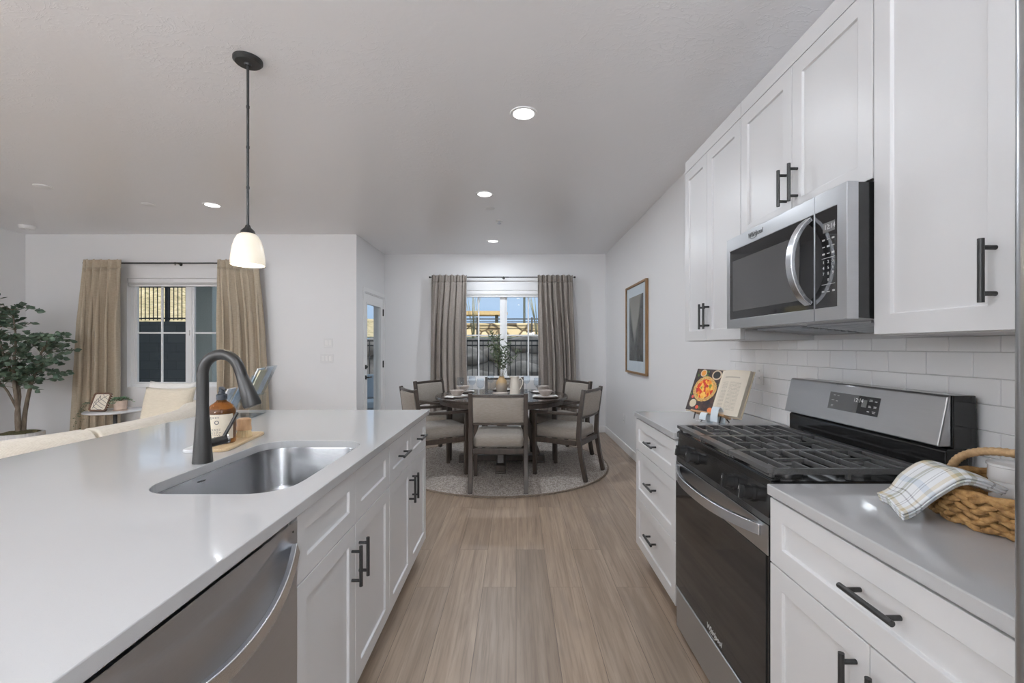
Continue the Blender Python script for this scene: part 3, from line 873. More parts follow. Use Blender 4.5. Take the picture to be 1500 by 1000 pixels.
r = thing('base_cabinet', 'white three-drawer base cabinet left of the stove, below the cookbook', 'cabinet', (1.06, 2.40, 0), group='white base cabinets')
base_body(r, BX, XR - .012, 2.063, 2.74)
for z0, z1, hz in ((.692, .876, .783), (.407, .688, .555), (.115, .403, .272)):
    front(r, 'drawer', FX, -1, 2.063 + g, 2.74 - g, z0, z1, (2.40, hz), 'y')
r = thing('base_cabinet', 'white base cabinet between the stove and the fridge, below the basket', 'cabinet', (1.06, .915, 0), group='white base cabinets')
base_body(r, BX, XR - .012, .54, 1.295)
front(r, 'drawer', FX, -1, .54 + g, 1.295 - g, .692, .876, (.905, .792), 'y')
front(r, 'door', FX, -1, .93 + g, 1.295 - g, .115, .688, (.967, .58))
front(r, 'door', FX, -1, .54 + g, .93 - g, .115, .688, (.893, .58))

def counter(x0, x1, y0, y1, label):
    o = MB().box(x0, x1, y0, y1, .884, CT).build('countertop', M['quartz'], bevel=.003)
    return tag(o, label, 'countertop', 'white quartz countertops')
counter(.727, XR - .011, 2.063, 2.75, 'short white quartz countertop under the cookbook')
counter(.727, XR - .011, .54, 1.297, 'white quartz countertop under the basket, right of the stove')

# subway tile
m = MB()
zt = 1.342
tw, th, gp = .1524, .0762, .0022
row = 0
z = CT + .001
while z < zt - .004:
    y = 2.86 + (0 if row % 2 == 0 else tw / 2)
    while y > .50:
        a, b = max(.50, y - tw + gp), min(2.86, y)
        if b - a > .012: m.box(XR - .0095, XR - .002, a, b, z, min(z + th - gp, zt))
        y -= tw
    z += th; row += 1
y = 0
o = m.build('wall_backsplash', M['tile'], bevel=.0022)
tag(o, 'glossy white subway tile backsplash behind the stove', 'backsplash', None, 'structure')
o = MB().box(XR - .0035, XR, .50, 2.86, CT, zt).build('trim_1', M['grout']); tag(o, 'pale grout bed behind the white subway tiles', 'grout', None, 'structure')
plate('wall_outlet', fr_(2.50, 1.157, XR - .0095), .07, .115, 1, 'white outlet on the tile behind the cookbook', 'outlet', True)

# upper cabinets
UX = 1.035
UBX = UX + .022
def upper(y0, y1, z0, z1, split, hz, hy, label, dep=XR):
    r = thing('wall_cabinet', label, 'cabinet', (XR, (y0 + y1) / 2, z0), group='white wall cabinets')
    MB().box(UBX, dep, y0, y1, z0, z1).build('body', M['cab'], r)
    front(r, 'door', UX, -1, split + g, y1 - g, z0 + .003, 2.365, (hy[0], hz) if hy[0] else None)
    front(r, 'door', UX, -1, y0 + g, split - g, z0 + .003, 2.365, (hy[1], hz) if hy[1] else None)
    MB().box(UX + .002, UBX, y0, y1, 2.37, z1).build('top_rail', M['cab'], r)
    return r
upper(2.063, 2.74, 1.343, 2.437, 2.425, 1.475, (2.452, 2.398), 'white two-door wall cabinet left of the microwave')
upper(1.298, 2.060, 1.797, 2.437, 1.679, 1.916, (1.712, 1.645), 'short white two-door wall cabinet above the microwave')
upper(.545, 1.295, 1.343, 2.437, .925, 1.475, (.965, .885), 'tall white wall cabinet right of the microwave, next to the fridge')

# ------------------------------------------------------------------ microwave
def microwave():
    y0, y1, z0, z1 = 1.30, 2.040, 1.392, 1.793
    xf = .962
    r = thing('microwave', 'stainless over-the-range microwave with smoked window, hung over the stove', 'microwave', (XR, 1.68, z0))
    MB().prism([(.9965, z0 + .004), (1.36, z0 - .03), (XR - .012, z0 - .03), (XR - .012, z1 - .002), (.9965, z1 - .002)], 'y', y0 + .002, y1 - .002).build('body', M['black_gloss'], r)
    # steel surround
    ys = 1.443                      # the line between door and controls
    def bezel(a, b, lo, hi, ia, ib, il, ih, name, chamf=False):
        m = MB()
        def ring(x, p): return [m.v((x, yy, zz)) for yy, zz in p]
        O = [(a, lo), (b, lo), (b, hi), (a, hi)]; I = [(ia, il), (ib, il), (ib, ih), (ia, ih)]
        Oe = [((a + .0) , lo), (b, lo), (b, hi), (a, hi)]
        A, B, D, E = ring(.996, O), ring(xf, O), ring(xf, I), ring(xf + .010, I)
        for P, Q in ((A, B), (B, D), (D, E)):
            for i in range(4): m.f([P[i], P[(i + 1) % 4], Q[(i + 1) % 4], Q[i]])
        m.f(E); m.f(A)
        return m.build(name, M['steel'], r, bevel=.004)
    door = bezel(ys + .0015, y1, z0, z1, ys + .003, y1 - .026, z0 + .040, z1 - .056, 'door')
    pan = bezel(y0, ys - .0015, z0, z1, y0 + .040, ys - .003, z0 + .040, z1 - .056, 'control_panel')
    MB().box(xf + .001, xf + .0095, ys + .003, y1 - .0265, z0 + .0405, z1 - .0565).build('door_glass', M['black_glass'], door)
    MB().box(xf - .0006, xf + .001, ys + .075, y1 - .055, z0 + .075, z1 - .105).build('window_mesh', M['mw_glass'], door, bevel=.0004)
    MB().box(xf + .001, xf + .0095, y0 + .0405, ys - .003, z0 + .0405, z1 - .0565).build('control_glass', M['black_glass'], pan)
    # bowed handle
    hy = ys + .018
    pts = []
    for k in range(17):
        t = -1 + 2 * k / 16
        pts.append((xf - .062 * (1 - t * t) ** .75 - .002, hy + .004, 1.588 + .138 * t))
    MB().tube(pts, .01, sq=(.016, .0075), up=(1, 0, 0)).build('handle', M['steel_h'], door, smooth=35, bevel=.003)
    # display and key marks
    def P(y, z): return frame((xf + .0008, y, z), (0, -1, 0), (0, 0, 1))
    MB().box(xf + .0004, xf + .0011, 1.350, 1.402, z1 - .128, z1 - .098).build('display', M['lcd'], pan)
    text('clock_digits', '12:14', .022, M['mark'], pan, frame((xf + .0003, 1.372, z1 - .113), (0, -1, 0), (0, 0, 1)))
    m = MB()
    def dash(y, z, w=.012, h=.0025): m.box(xf + .0003, xf + .0012, y - w / 2, y + w / 2, z - h / 2, z + h / 2)
    for i, yy in enumerate((1.400, 1.379, 1.358)):
        for j, zz in enumerate((z1 - .150, z1 - .172, z1 - .194)): dash(yy, zz, .011, .0024 if (i + j) % 2 else .005)
    dash(1.379, z1 - .2075, .058, .0012); dash(1.379, z1 - .289, .058, .0012)
    for j in (0, 1): 
        dash(1.402, z1 - .312 + .003 * j, .011, .002); dash(1.356, z1 - .312 + .003 * j, .011, .002)
    dash(1.379, z1 - .312, .012, .0022)
    m.build('key_marks', M['mark'], pan)
    for i, yy in enumerate((1.400, 1.379, 1.358)):
        for j, zz in enumerate((z1 - .220, z1 - .238, z1 - .256, z1 - .276)):
            ch = [['1', '2', '3'], ['4', '5', '6'], ['7', '8', '9'], ['', '0', '']][j][i]
            if ch: text('key_digit', ch, .013, M['mark'], pan, frame((xf + .0003, yy, zz), (0, -1, 0), (0, 0, 1)))
    text('logo', 'Whirlpool', .026, M['logo_dark'], door, frame((xf - .0004, 1.800, z1 - .026), (0, -1, 0), (0, 0, 1)), shear=.25, bold=.0008)
    m = MB(); m.tube([(xf - .0004, 1.815 + .022 * cos(t), z1 - .036 + .006 * sin(t)) for t in [pi + k * pi / 8 for k in range(9)]], .0008, n=6)
    m.build('logo_swoosh', M['logo_dark'], door)
    # underside: vent filters
    sl = (z0 - .03 - (z0 + .004)) / (1.36 - .9965)
    for a, b in ((1.36, 1.66), (1.70, 2.0)):
        m = MB()
        for k in range(9):
            x = 1.08 + k * .026
            zz = z0 + .004 + sl * (x - .9965) - .001
            m.box(x, x + .016, a, b, zz - .004, zz + .001)
        m.build('vent_filter', M['steel'], r)
microwave()

# ------------------------------------------------------------------ gas range
def gas_range():
    y0, y1 = 1.302, 2.058
    xf = .742
    r = thing('gas_range', 'freestanding stainless and black gas stove between the two countertops', 'stove', (1.05, 1.68, 0))
    MB().box(xf + .03, 1.325, y0, y1, .03, .905).build('body', M['black_gloss'], r)
    m = MB()
    for yy in (y0 + .05, y1 - .05):
        for xx in (xf + .10, 1.27): m.cyl((xx, yy, 0), (xx, yy, .03), .018, n=12)
    m.build('leveling_foot', M['black_metal'], r)
    # cooktop tray
    m = MB()
    m.box(xf + .002, 1.25, y0, y1, .905, .918)
    m.box(xf + .002, xf + .030, y0, y1, .918, .926); m.box(1.215, 1.25, y0, y1, .918, .926)
    m.build('cooktop', M['black_gloss'], r, bevel=.005)
    m = MB().box(xf - .002, xf + .002, y0, y1, .897, .922); m.build('front_lip', M['black_gloss'], r, bevel=.0015)
    # burners
    for x, y, q in ((.87, 1.44, .042), (1.10, 1.44, .034), (.985, 1.68, .040), (.87, 1.92, .040), (1.10, 1.92, .030)):
        b = MB().lathe([(0, 0), (q * 1.35, 0), (q * 1.30, .006), (q, .010), (q, .018), (0, .018)], (x, y, .918), 28).build('burner', M['burner_al'], r, smooth=35)
        MB().lathe([(0, .018), (q * .98, .018), (q * 1.0, .022), (q * .85, .027), (0, .028)], (x, y, .918), 28).build('burner_cap', M['grate'], b, smooth=35)
    # three cast iron grates
    L = (y1 - y0 - .016) / 3
    gx0, gx1 = xf + .012, 1.205
    for k in range(3):
        a = y0 + .008 + k * L + .0015; b = a + L - .003
        zt, zb = .953, .937
        m = MB()
        def bar(p, q, w=.006, h=.008, z=None):
            m.tube([(p[0], p[1], zt - h), (q[0], q[1], zt - h)], .01, sq=(w, h), up=(0, 0, 1))
        bar((gx0, a), (gx0, b), .017, .007); bar((gx1, a), (gx1, b), .012)
        bar((gx0, a + .006), (gx1, a + .006), .007, .009); bar((gx0, b - .006), (gx1, b - .006), .007, .009)
        n = 7
        for i in range(1, n + 1):
            x = gx0 + (gx1 - gx0) * i / (n + 1)
            if i in (2, 6):
                bar((x, a), (x, a + L * .36), .0045); bar((x, b), (x, b - L * .36), .0045)
            else:
                bar((x, a), (x, b), .0045)
        for x in (gx0 + .07, gx1 - .07):
            bar((x, (a + b) / 2), (x + (.11 if x < 1 else -.11), (a + b) / 2), .0045)
        for xx in (gx0, (gx0 + gx1) / 2, gx1):
            for yy in (a + .008, b - .008):
                m.box(xx - .006, xx + .006, yy - .006, yy + .006, .9185 if gx0 < xx < gx1 else .9262, .945)
        m.build('grate', M['grate'], r, bevel=.002)
    # sloping knob panel
    pn = MB().prism([(xf + .03, .812), (xf - .006, .812), (xf + .006, .896), (xf + .03, .896)], 'y', y0 + .002, y1 - .002).build('knob_panel', M['black_gloss'], r)
    tilt = Vector((-1, 0, .143)).normalized()
    for yy in (1.405, 1.520, 1.840, 1.955):
        p = Vector((xf - .001, yy, .853))
        m = MB(); m.cyl(p, p + tilt * .010, .027, .026, 28); m.cyl(p + tilt * .010, p + tilt * .032, .0225, .021, 28)
        k = m.build('knob', M['knob'], r, smooth=35)
        m = MB(); m.obox(frame(p + tilt * .036, (0, 1, 0), tilt.cross(Vector((0, 1, 0)))), .013, .043, .016)
        m.build('grip', M['knob'], k, bevel=.002)
        MB().obox(frame(p + tilt * .0425 + Vector((0, 0, .011)), (0, 1, 0), tilt.cross(Vector((0, 1, 0)))), .0018, .010, .0012).build('pointer', M['mark'], k)
    # vent strip
    v = MB().box(xf - .004, xf + .03, y0 + .002, y1 - .002, .790, .811).build('vent_strip', M['vent_dark'], r)
    for k in range(4):
        for j in range(3):
            a = 1.40 + k * .15
            MB().box(xf - .0048, xf - .0038, a, a + .095, .7935 + j * .0055, .7962 + j * .0055).build('vent_slot', M['black_metal'], v)
    # oven door
    d = MB().box(xf - .004, xf + .03, y0 + .003, y1 - .003, .216, .788).build('oven_door', M['black_gloss'], r, bevel=.003)
    MB().box(xf - .0075, xf - .004, y0 + .003, y1 - .003, .700, .788).build('door_top_band', M['steel'], d, bevel=.0015)
    MB().box(xf - .0075, xf - .004, y0 + .014, y1 - .003, .219, .6985).build('door_glass', M['black_glass'], d, bevel=.001)
    pts = []
    for k in range(21):
        t = -1 + 2 * k / 20
        pts.append((xf - .008 - .066 * (1 - abs(t) ** 2.6), 1.68 + .338 * t, .762))
    MB().tube(pts, .01, sq=(.018, .008), up=(1, 0, 0)).build('handle', M['steel_h'], d, smooth=35, bevel=.003)
    text('logo', 'Whirlpool', .030, M['mark'], d, frame((xf - .0077, 1.66, .243), (0, -1, 0), (0, 0, 1)), shear=.25, bold=.0008)
    m = MB(); m.tube([(xf - .0077, 1.675 + .026 * cos(t), .231 + .007 * sin(t)) for t in [pi + k * pi / 8 for k in range(9)]], .0009, n=6)
    m.build('logo_swoosh', M['mark'], d)
    MB().box(xf - .006, xf + .03, y0 + .003, y1 - .003, .035, .208).build('storage_drawer', M['steel'], r, bevel=.004)
    # backguard
    bg = MB().prism([(1.255, .905), (1.255, 1.005), (1.262, 1.012), (1.325, 1.012), (1.325, .905)], 'y', y0 + .004, y1 - .004).build('rear_vent', M['black_gloss'], r, bevel=.004)
    MB().prism([(1.232, 1.018), (1.262, 1.165), (1.272, 1.170), (1.272, 1.018)], 'y', y0 + .004, y1 - .004).build('backguard_panel', M['steel'], r, bevel=.004)
    MB().prism([(1.2725, 1.0125), (1.2725, 1.168), (1.340, 1.168), (1.345, 1.0125)], 'y', y0, y1).build('backguard_box', M['black_gloss'], r, bevel=.003)
    nrm = Vector((-.147, 0, .03)).normalized()
    up = Vector((.03, 0, .147)).normalized()
    def on(y, t, off=.0): return Vector((1.232, y, 1.018)) + up * t + nrm * off
    DM = frame(on(1.66, .084, .0006), (0, -1, 0), up)
    ds = MB().obox(DM, .245, .066, .0015).build('display_panel', M['display'], r)
    DM2 = frame(on(1.585, .084, .0010), (0, -1, 0), up)
    MB().obox(DM2, .095, .064, .0016).build('touch_glass', M['black_glass'], ds)
    text('clock_digits', '12:14', .021, M['plastic_white'], ds, frame(on(1.632, .098, .0024), (0, -1, 0), up))
    m = MB()
    for yy, tt, w, h in ((1.755, .106, .010, .002), (1.735, .105, .010, .002), (1.760, .086, .014, .002), (1.738, .084, .010, .002), (1.760, .066, .012, .002), (1.760, .062, .010, .0015),
                         (1.575, .106, .012, .002), (1.575, .102, .016, .002), (1.553, .102, .010, .003), (1.578, .084, .010, .002), (1.576, .080, .012, .002), (1.553, .084, .012, .002),
                         (1.553, .080, .012, .002), (1.580, .064, .010, .003), (1.555, .066, .014, .002), (1.555, .061, .010, .002)):
        m.obox(frame(on(yy, tt, .0020), (0, -1, 0), up), w, h, .001)
    m.build('key_marks', M['mark'], ds)
    m = MB(); m.obox(frame(on(1.603, .090, .0020), (0, -1, 0), up), .024, .026, .001); m.build('start_key', M['lcd'], ds, bevel=.0004)
gas_range()

# ------------------------------------------------------------------ fridge at the frame's right edge
r = thing('refrigerator', 'tall stainless refrigerator at the right end of the counter', 'refrigerator', (.99, .08, 0))
MB().box(.655, XR - .01, -.37, .525, .02, 1.76).build('body', M['steel_dark'], r)
dr = MB().box(.578, .650, .082, .527, .72, 1.78).build('door', M['steel'], r, bevel=.016, seg=4, smooth=40)
MB().tube([(.575, .11, .85), (.53, .11, .88), (.53, .11, 1.62), (.575, .11, 1.65)], .011).build('handle', M['steel_h'], dr, smooth=40)
dr = MB().box(.578, .650, -.37, .078, .72, 1.78).build('door', M['steel'], r, bevel=.016, seg=4, smooth=40)
MB().tube([(.575, .05, .85), (.53, .05, .88), (.53, .05, 1.62), (.575, .05, 1.65)], .011).build('handle', M['steel_h'], dr, smooth=40)
dr = MB().box(.578, .650, -.37, .527, .03, .712).build('freezer_drawer', M['steel'], r, bevel=.016, seg=4, smooth=40)
MB().tube([(.575, -.28, .62), (.53, -.26, .62), (.53, .40, .62), (.575, .42, .62)], .011).build('handle', M['steel_h'], dr, smooth=40)
m = MB()
for xx in (.72, 1.30):
    for yy in (-.32, .47): m.cyl((xx, yy, 0), (xx, yy, .02), .02, n=12)
m.build('foot', M['black_metal'], r)

# ================================================================== island
IF, IB = -.565, -.587                 # door faces, cabinet fronts
ICX = -1.19
def island():
    r = thing('base_cabinet', 'white island cabinet under the sink, right of the dishwasher', 'cabinet', (-.88, 1.575, 0), group='white island cabinets')
    base_body(r, ICX, IB, 1.152, 1.995, s=1, hollow=True)
    mid = 1.5735
    front(r, 'false_front', IF, 1, 1.152 + g, mid, .692, .876)
    front(r, 'false_front', IF, 1, mid, 1.995 - g, .692, .876)
    front(r, 'door', IF, 1, 1.152 + g, mid - g, .115, .688, (mid - .036, .557))
    front(r, 'door', IF, 1, mid + g, 1.995 - g, .115, .688, (mid + .036, .557))
    r = thing('base_cabinet', 'white island cabinet at the end nearest the dining table', 'cabinet', (-.88, 2.40, 0), group='white island cabinets')
    base_body(r, ICX, IB, 1.997, 2.80, s=1)
    mid = 2.40
    for a, b in ((1.997 + g, mid - g), (mid + g, 2.80 - g)):
        front(r, 'drawer', IF, 1, a, b, .692, .876, ((a + b) / 2, .786), 'y')
    front(r, 'door', IF, 1, 1.997 + g, mid - g, .115, .688, (mid - .036, .557))
    front(r, 'door', IF, 1, mid + g, 2.80 - g, .115, .688, (mid + .036, .557))
    # panel at the near end, seating-side knee wall
    o = MB().box(ICX, IF, .24, .536, 0, .884).build('island_end_panel', M['cab']); tag(o, 'white filler panel at the near end of the island', 'panel')
    o = MB().box(-1.50, ICX - .002, .24, 2.80, 0, .8835).build('wall_island', M['wall']); tag(o, 'white knee wall carrying the seating side of the island', 'wall', None, 'structure')
    # dishwasher
    y0, y1 = .540, 1.148
    r = thing('dishwasher', 'stainless dishwasher with bowed bar handle in the near end of the island', 'dishwasher', (-.88, .845, 0))
    MB().box(-1.15, IF - .03, y0, y1, .10, .872).build('tub', M['black_metal'], r)
    MB().box(-1.15, IF - .07, y0, y1, 0, .10).build('toe_kick', M['black_metal'], r)
    # door with a scooped pocket behind the handle
    def dw(u, v):
        y = y0 + .003 + (y1 - y0 - .006) * u
        z = .112 + .756 * v
        t = (u - .5) / .49
        e = max(0, 1 - t * t)
        zc = .800 - .075 * e
        s_ = max(0, 1 - ((z - zc - .012) / .070) ** 2) if abs(z - zc - .012) < .07 else 0
        return (IF + .004 - .020 * s_ * min(1, e * 2.2), y, z)
    m = MB(); m.grid(dw, 40, 80, uv=False)
    dr = m.build('door', M['steel_dark'], r, smooth=60)
    m = MB(); m.box(IF - .028, IF - .021, y0 + .003, y1 - .003, .112, .868); m.build('door_core', M['steel_dark'], dr)
    pts = []
    for k in range(25):
        t = -1 + 2 * k / 24
        pts.append((IF + .006 + .040 * (1 - abs(t) ** 2.4), (y0 + y1) / 2 + .292 * t, .800 - .075 * (1 - t * t)))
    MB().tube(pts, .01, sq=(.017, .007), up=(1, 0, 0)).build('handle', M['steel_h'], dr, smooth=35, bevel=.003)
    MB().cyl((IF + .0035, 1.125, .845), (IF + .0046, 1.125, .845), .003, n=10).build('status_light', M['black_metal'], dr)
    # worktop with the sink cut-out
    hx0, hx1, hy0, hy1, hr = -1.045, -.632, 1.207, 1.893, .105
    loop = rrect(hx0, hx1, hy0, hy1, hr, 10)
    outer = [(-1.83, .22), (-.548, .22), (-.548, 2.822), (-1.83, 2.822)]
    bm = bmesh.new()
    rings = {}
    for z in (.884, CT):
        ov = [bm.verts.new((x, y, z)) for x, y in outer]; iv = [bm.verts.new((x, y, z)) for x, y in loop]
        es = [bm.edges.new((l[i], l[(i + 1) % len(l)])) for l in (ov, iv) for i in range(len(l))]
        bmesh.ops.triangle_fill(bm, use_beauty=True, edges=es)
        rings[z] = (ov, iv)
    for q in (0, 1):
        A, B = rings[.884][q], rings[CT][q]
        for i in range(len(A)):
            bm.faces.new([A[i], A[(i + 1) % len(A)], B[(i + 1) % len(A)], B[i]])
    m = MB(); m.bm.free(); m.bm = bm
    o = m.build('island_countertop', M['quartz'], bevel=.0025)
    tag(o, 'long white quartz island worktop with the sink cut into it', 'countertop')
    # undermount sink
    s = thing('sink', 'undermount stainless single-bowl sink set in the island', 'sink', (-.84, 1.55, .69))
    loops = []
    for off, z, rr in ((-.030, .8835, .105), (.000, .8835, .105), (.001, .8800, .104), (.006, .730, .100), (.014, .706, .094), (.028, .692, .082), (.060, .688, .06)):
        loops.append([(x, y, z) for x, y in rrect(hx0 - .004 + off, hx1 + .004 - off, hy0 - .004 + off, hy1 + .004 - off, max(rr, .03), 10)])
    m = MB()
    R = [[m.v(p) for p in l] for l in loops]
    for A, B in zip(R, R[1:]):
        for i in range(len(A)): m.f([A[i], A[(i + 1) % len(A)], B[(i + 1) % len(A)], B[i]])
    m.f(R[-1])
    m.build('basin', M['steel_sink'], s, smooth=50, recalc=True)
    MB().lathe([(0, .6884), (.052, .6884), (.056, .6900), (.050, .6915), (.040, .6895), (0, .6895)], (-.84, 1.62, 0), 28).build('drain', M['chrome'], s, smooth=40)
    text('maker_mark', 'MOEN', .012, M['logo_dark'], s, frame((-1.0416, 1.45, .866), (0, 1, 0), (0, 0, 1))) if False else None
    m = MB().box(-1.0432, -1.0422, 1.475, 1.50, .862, .866); m.build('stamp', M['logo_dark'], s)
    # faucet
    fx, fy = -1.076, 1.535
    f = thing('faucet', 'matte black gooseneck faucet standing behind the sink', 'faucet', (fx, fy, CT))
    MB().lathe([(0, 0), (.0305, 0), (.0305, .004), (.0275, .045), (.0235, .11), (.0200, .16), (.0185, .20), (0, .20)], (fx, fy, CT), 32).build('body', M['faucet'], f, smooth=50)
    R_ = .064
    zc = CT + .303
    pts = [(fx, fy, CT + .198), (fx, fy, zc - .03)]
    for k in range(0, 19):
        t = pi - (pi - radians(20)) * k / 18
        pts.append((fx + R_ + R_ * cos(t), fy, zc + R_ * 1.05 * sin(t)))
    lx, lz = pts[-1][0], pts[-1][2]
    dirv = Vector((sin(radians(20)), 0, -cos(radians(20))))
    pts.append((lx + dirv.x * .03, fy, lz + dirv.z * .03))
    MB().tube(pts, [.0185] * 2 + [.0178 - .0000 * k for k in range(20)], 20, up=None).build('spout', M['faucet'], f, smooth=50)
    p0 = Vector(pts[-1]); 
    MB().tube([p0, p0 + dirv * .006, p0 + dirv * .008, p0 + dirv * .055, p0 + dirv * .105, p0 + dirv * .112], [.0178, .0182, .0188, .0235, .0290, .0265], 24).build('spray_head', M['faucet'], f, smooth=40)
    hb = Vector((fx + .012, fy + .018, CT + .062))
    hd = Vector((.55, .80, .10)).normalized()
    MB().tube([hb, hb + hd * .052], [.0150, .0150], 20).build('handle_hub', M['faucet'], f, smooth=40)
    MB().tube([hb + hd * .052, hb + hd * .060], [.0150, .0145], 20).build('hub_ring', M['chrome'], f, smooth=40)
    q = hb + hd * .044
    MB().tube([q + Vector((0, 0, .010)), q + Vector((.013, .018, .050)), q + Vector((.026, .036, .092))], [.006, .006, .0052], 12).build('lever', M['faucet'], f, smooth=40)
island()

# ================================================================== things on the island
def counter_items():
    # wood and marble board
    r = thing('serving_board', 'narrow bamboo board with a marble end, lying behind the faucet', 'board', (-1.19, 1.85, CT), rz=radians(8))
    pts = rrect(-.075, .075, -.175, .175, .045, 8)
    wood = [p for p in pts]
    MB().prism(rrect(-.030, .075, -.175, .185, .030, 8), 'z', 0, .012).build('wood_section', M['bamboo'], r, bevel=.003, local=True)
    MB().prism(rrect(-.088, -.0305, -.175, .185, .026, 8), 'z', 0, .012).build('marble_section', M['marble'], r, bevel=.003, local=True)
    z0 = CT + .0122
    # soap bottle
    bx, by = -1.185, 1.80
    r = thing('soap_bottle', 'amber glass pump soap bottle with a cream label on the board', 'soap bottle', (bx, by, z0), rz=radians(-38))
    R = .050
    prof = [(0, 0), (R * .94, 0), (R, .006), (R, .122), (R * .97, .134), (R * .80, .150), (R * .48, .162), (R * .36, .168), (R * .34, .178), (0, .178)]
    MB().lathe(prof, (bx, by, z0), 40).build('bottle', M['soap'], r, smooth=50)
    th0, th1 = radians(-128), radians(120)
    def lab(u, v):
        t = -pi / 2 + th0 + (th1 - th0) * u + radians(0)
        return ((R + .0006) * cos(t), (R + .0006) * sin(t), .020 + .098 * v)
    m = MB(); m.grid(lab, 40, 2); L = m.build('label', M['paper'], r, local=True, smooth=60, recalc=False)
    def onl(a, z, w, h, mat, nm, par=L, n=6, off=.0010):
        def fn(u, v):
            t = -pi / 2 + radians(a) + (u - .5) * w / R
            return ((R + off) * cos(t), (R + off) * sin(t), z + (v - .5) * h)
        m = MB(); m.grid(fn, n, 1, uv=False); return m, fn
    m, _ = onl(-52, .069, .018, .098, None, None); m.build('dark_band', M['label_strip'], L, local=True)
    m = MB()
    def strip(a, z, w, h):
        def fn(u, v):
            t = -pi / 2 + radians(a) + (u - .5) * w / R
            return ((R + .0011) * cos(t), (R + .0011) * sin(t), z + (v - .5) * h)
        m.grid(fn, 4, 1, uv=False)
    rnd = random.Random(4)
    for zz, a0, a1, h in ((.106, -22, 62, .0032), (.100, 5, 30, .0018), (.062, 10, 66, .0016), (.057, 2, 66, .0016), (.052, 8, 60, .0016), (.047, 0, 66, .0016), (.042, 6, 60, .0016), (.037, 12, 66, .0016), (.030, 40, 64, .0018)):
        a = a0
        while a < a1:
            w = rnd.uniform(4, 10)
            strip(a + w / 2, zz, R * radians(w) * .8, h)
            a += w + 2
    for k in range(16):
        a = 52 + 7.5 * cos(2 * pi * k / 16); strip(a, .087 + .0065 * sin(2 * pi * k / 16), .0030, .0030)
    m.build('lettering', M['ink'], L, local=True)
    MB().lathe([(0, .172), (.019, .172), (.0195, .176), (.0195, .192), (.017, .194), (.0125, .196), (.0125, .204), (.0105, .206), (.0105, .216), (0, .216)], (bx, by, z0), 28).build('pump_collar', M['navy'], r, smooth=40)
    m = MB(); m.tube([(-.012, 0, .2165), (.006, 0, .219), (.024, 0, .2175), (.040, 0, .214)], [.0075, .0065, .005, .0038], 10, up=(0, 0, 1))
    m.build('spout', M['navy'], r, local=True, smooth=50)
    # dish brush
    kx, ky = -1.165, 1.915
    r = thing('dish_brush', 'round wooden dish brush standing on its bristles on the board', 'brush', (kx, ky, z0))
    MB().lathe([(0, .030), (.0285, .030), (.0290, .034), (.0265, .052), (.0275, .070), (.0265, .076), (.020, .079), (0, .080)], (kx, ky, z0), 32).build('handle', M['beech'], r, smooth=50)
    m = MB(); rb = random.Random(2)
    for k in range(170):
        a = rb.uniform(0, 2 * pi); q = .027 * math.sqrt(rb.random())
        m.tube([(kx + q * .92 * cos(a), ky + q * .92 * sin(a), z0 + .031), (kx + q * 1.15 * cos(a), ky + q * 1.15 * sin(a), z0 + .0004)], .0011, 4)
    m.build('bristles', M['bristle'], r)
    # acrylic leaflet stand: two tilted pockets on a clear back panel
    r = thing('leaflet_stand', 'clear acrylic two-tier leaflet stand near the far end of the island', 'stand', (-1.555, 2.56, CT), rz=radians(10))
    def sheet(m, pts, hw, t=.0025):
        m.tube(pts, .01, sq=(hw, t), up=None)
    def Mt(y, z, tilt): return Matrix.Translation((0, y, z)) @ Matrix.Rotation(radians(tilt), 4, 'Y')
    # local X is the reading direction: pockets lean towards +X
    m = MB()
    m.box(-.13, .075, -.115, .115, 0, .004)
    m.box(.070, .075, -.115, .115, .004, .125)
    m.build('base_panel', M['acrylic'], r, local=True)
    for px, pz, hgt in ((-.125, .006, .19), (.030, .125, .19)):
        T = Matrix.Translation((px, 0, pz)) @ Matrix.Rotation(radians(24), 4, 'Y')
        m = MB()
        m.obox(T @ Matrix.Translation((.032, 0, hgt / 2)), .003, .23, hgt)
        m.obox(T @ Matrix.Translation((0, 0, hgt * .33)), .003, .23, hgt * .66)
        m.obox(T @ Matrix.Translation((.016, 0, .0015)), .029, .23, .003)
        for s in (-1, 1): m.obox(T @ Matrix.Translation((.016, s * .1135, hgt * .33)), .029, .003, hgt * .66)
        m.build('pocket', M['acrylic'], r, local=True)
    W0 = wm(r)
    def leaflet(px, pz, off, y, w, h, mat, label):
        T = W0 @ Matrix.Translation((px, 0, pz)) @ Matrix.Rotation(radians(24), 4, 'Y')
        m = MB()
        m.obox(T @ Matrix.Translation((off, y, .0036 + h / 2)), .006, w, h)
        o = m.build('leaflet', mat)
        tag(o, label, 'leaflet', 'leaflets in the acrylic stand')
    leaflet(-.125, .006, .010, -.055, .10, .175, M['leaf_white'], 'white leaflet in the lower pocket of the acrylic stand, nearer the camera')
    leaflet(-.125, .006, .021, .055, .10, .185, M['leaf_blue'], 'blue-white leaflet at the back of the lower acrylic pocket')
    leaflet(.030, .125, .0235, -.050, .10, .160, M['leaf_cream'], 'cream leaflet in front in the upper pocket of the acrylic stand')
    leaflet(.030, .125, .0095, -.050, .10, .165, M['leaf_blue'], 'blue leaflet behind the cream one in the upper acrylic pocket')
    leaflet(.030, .125, .0165, .058, .10, .172, M['leaf_white'], 'white leaflet at the far end of the upper acrylic pocket')
counter_items()

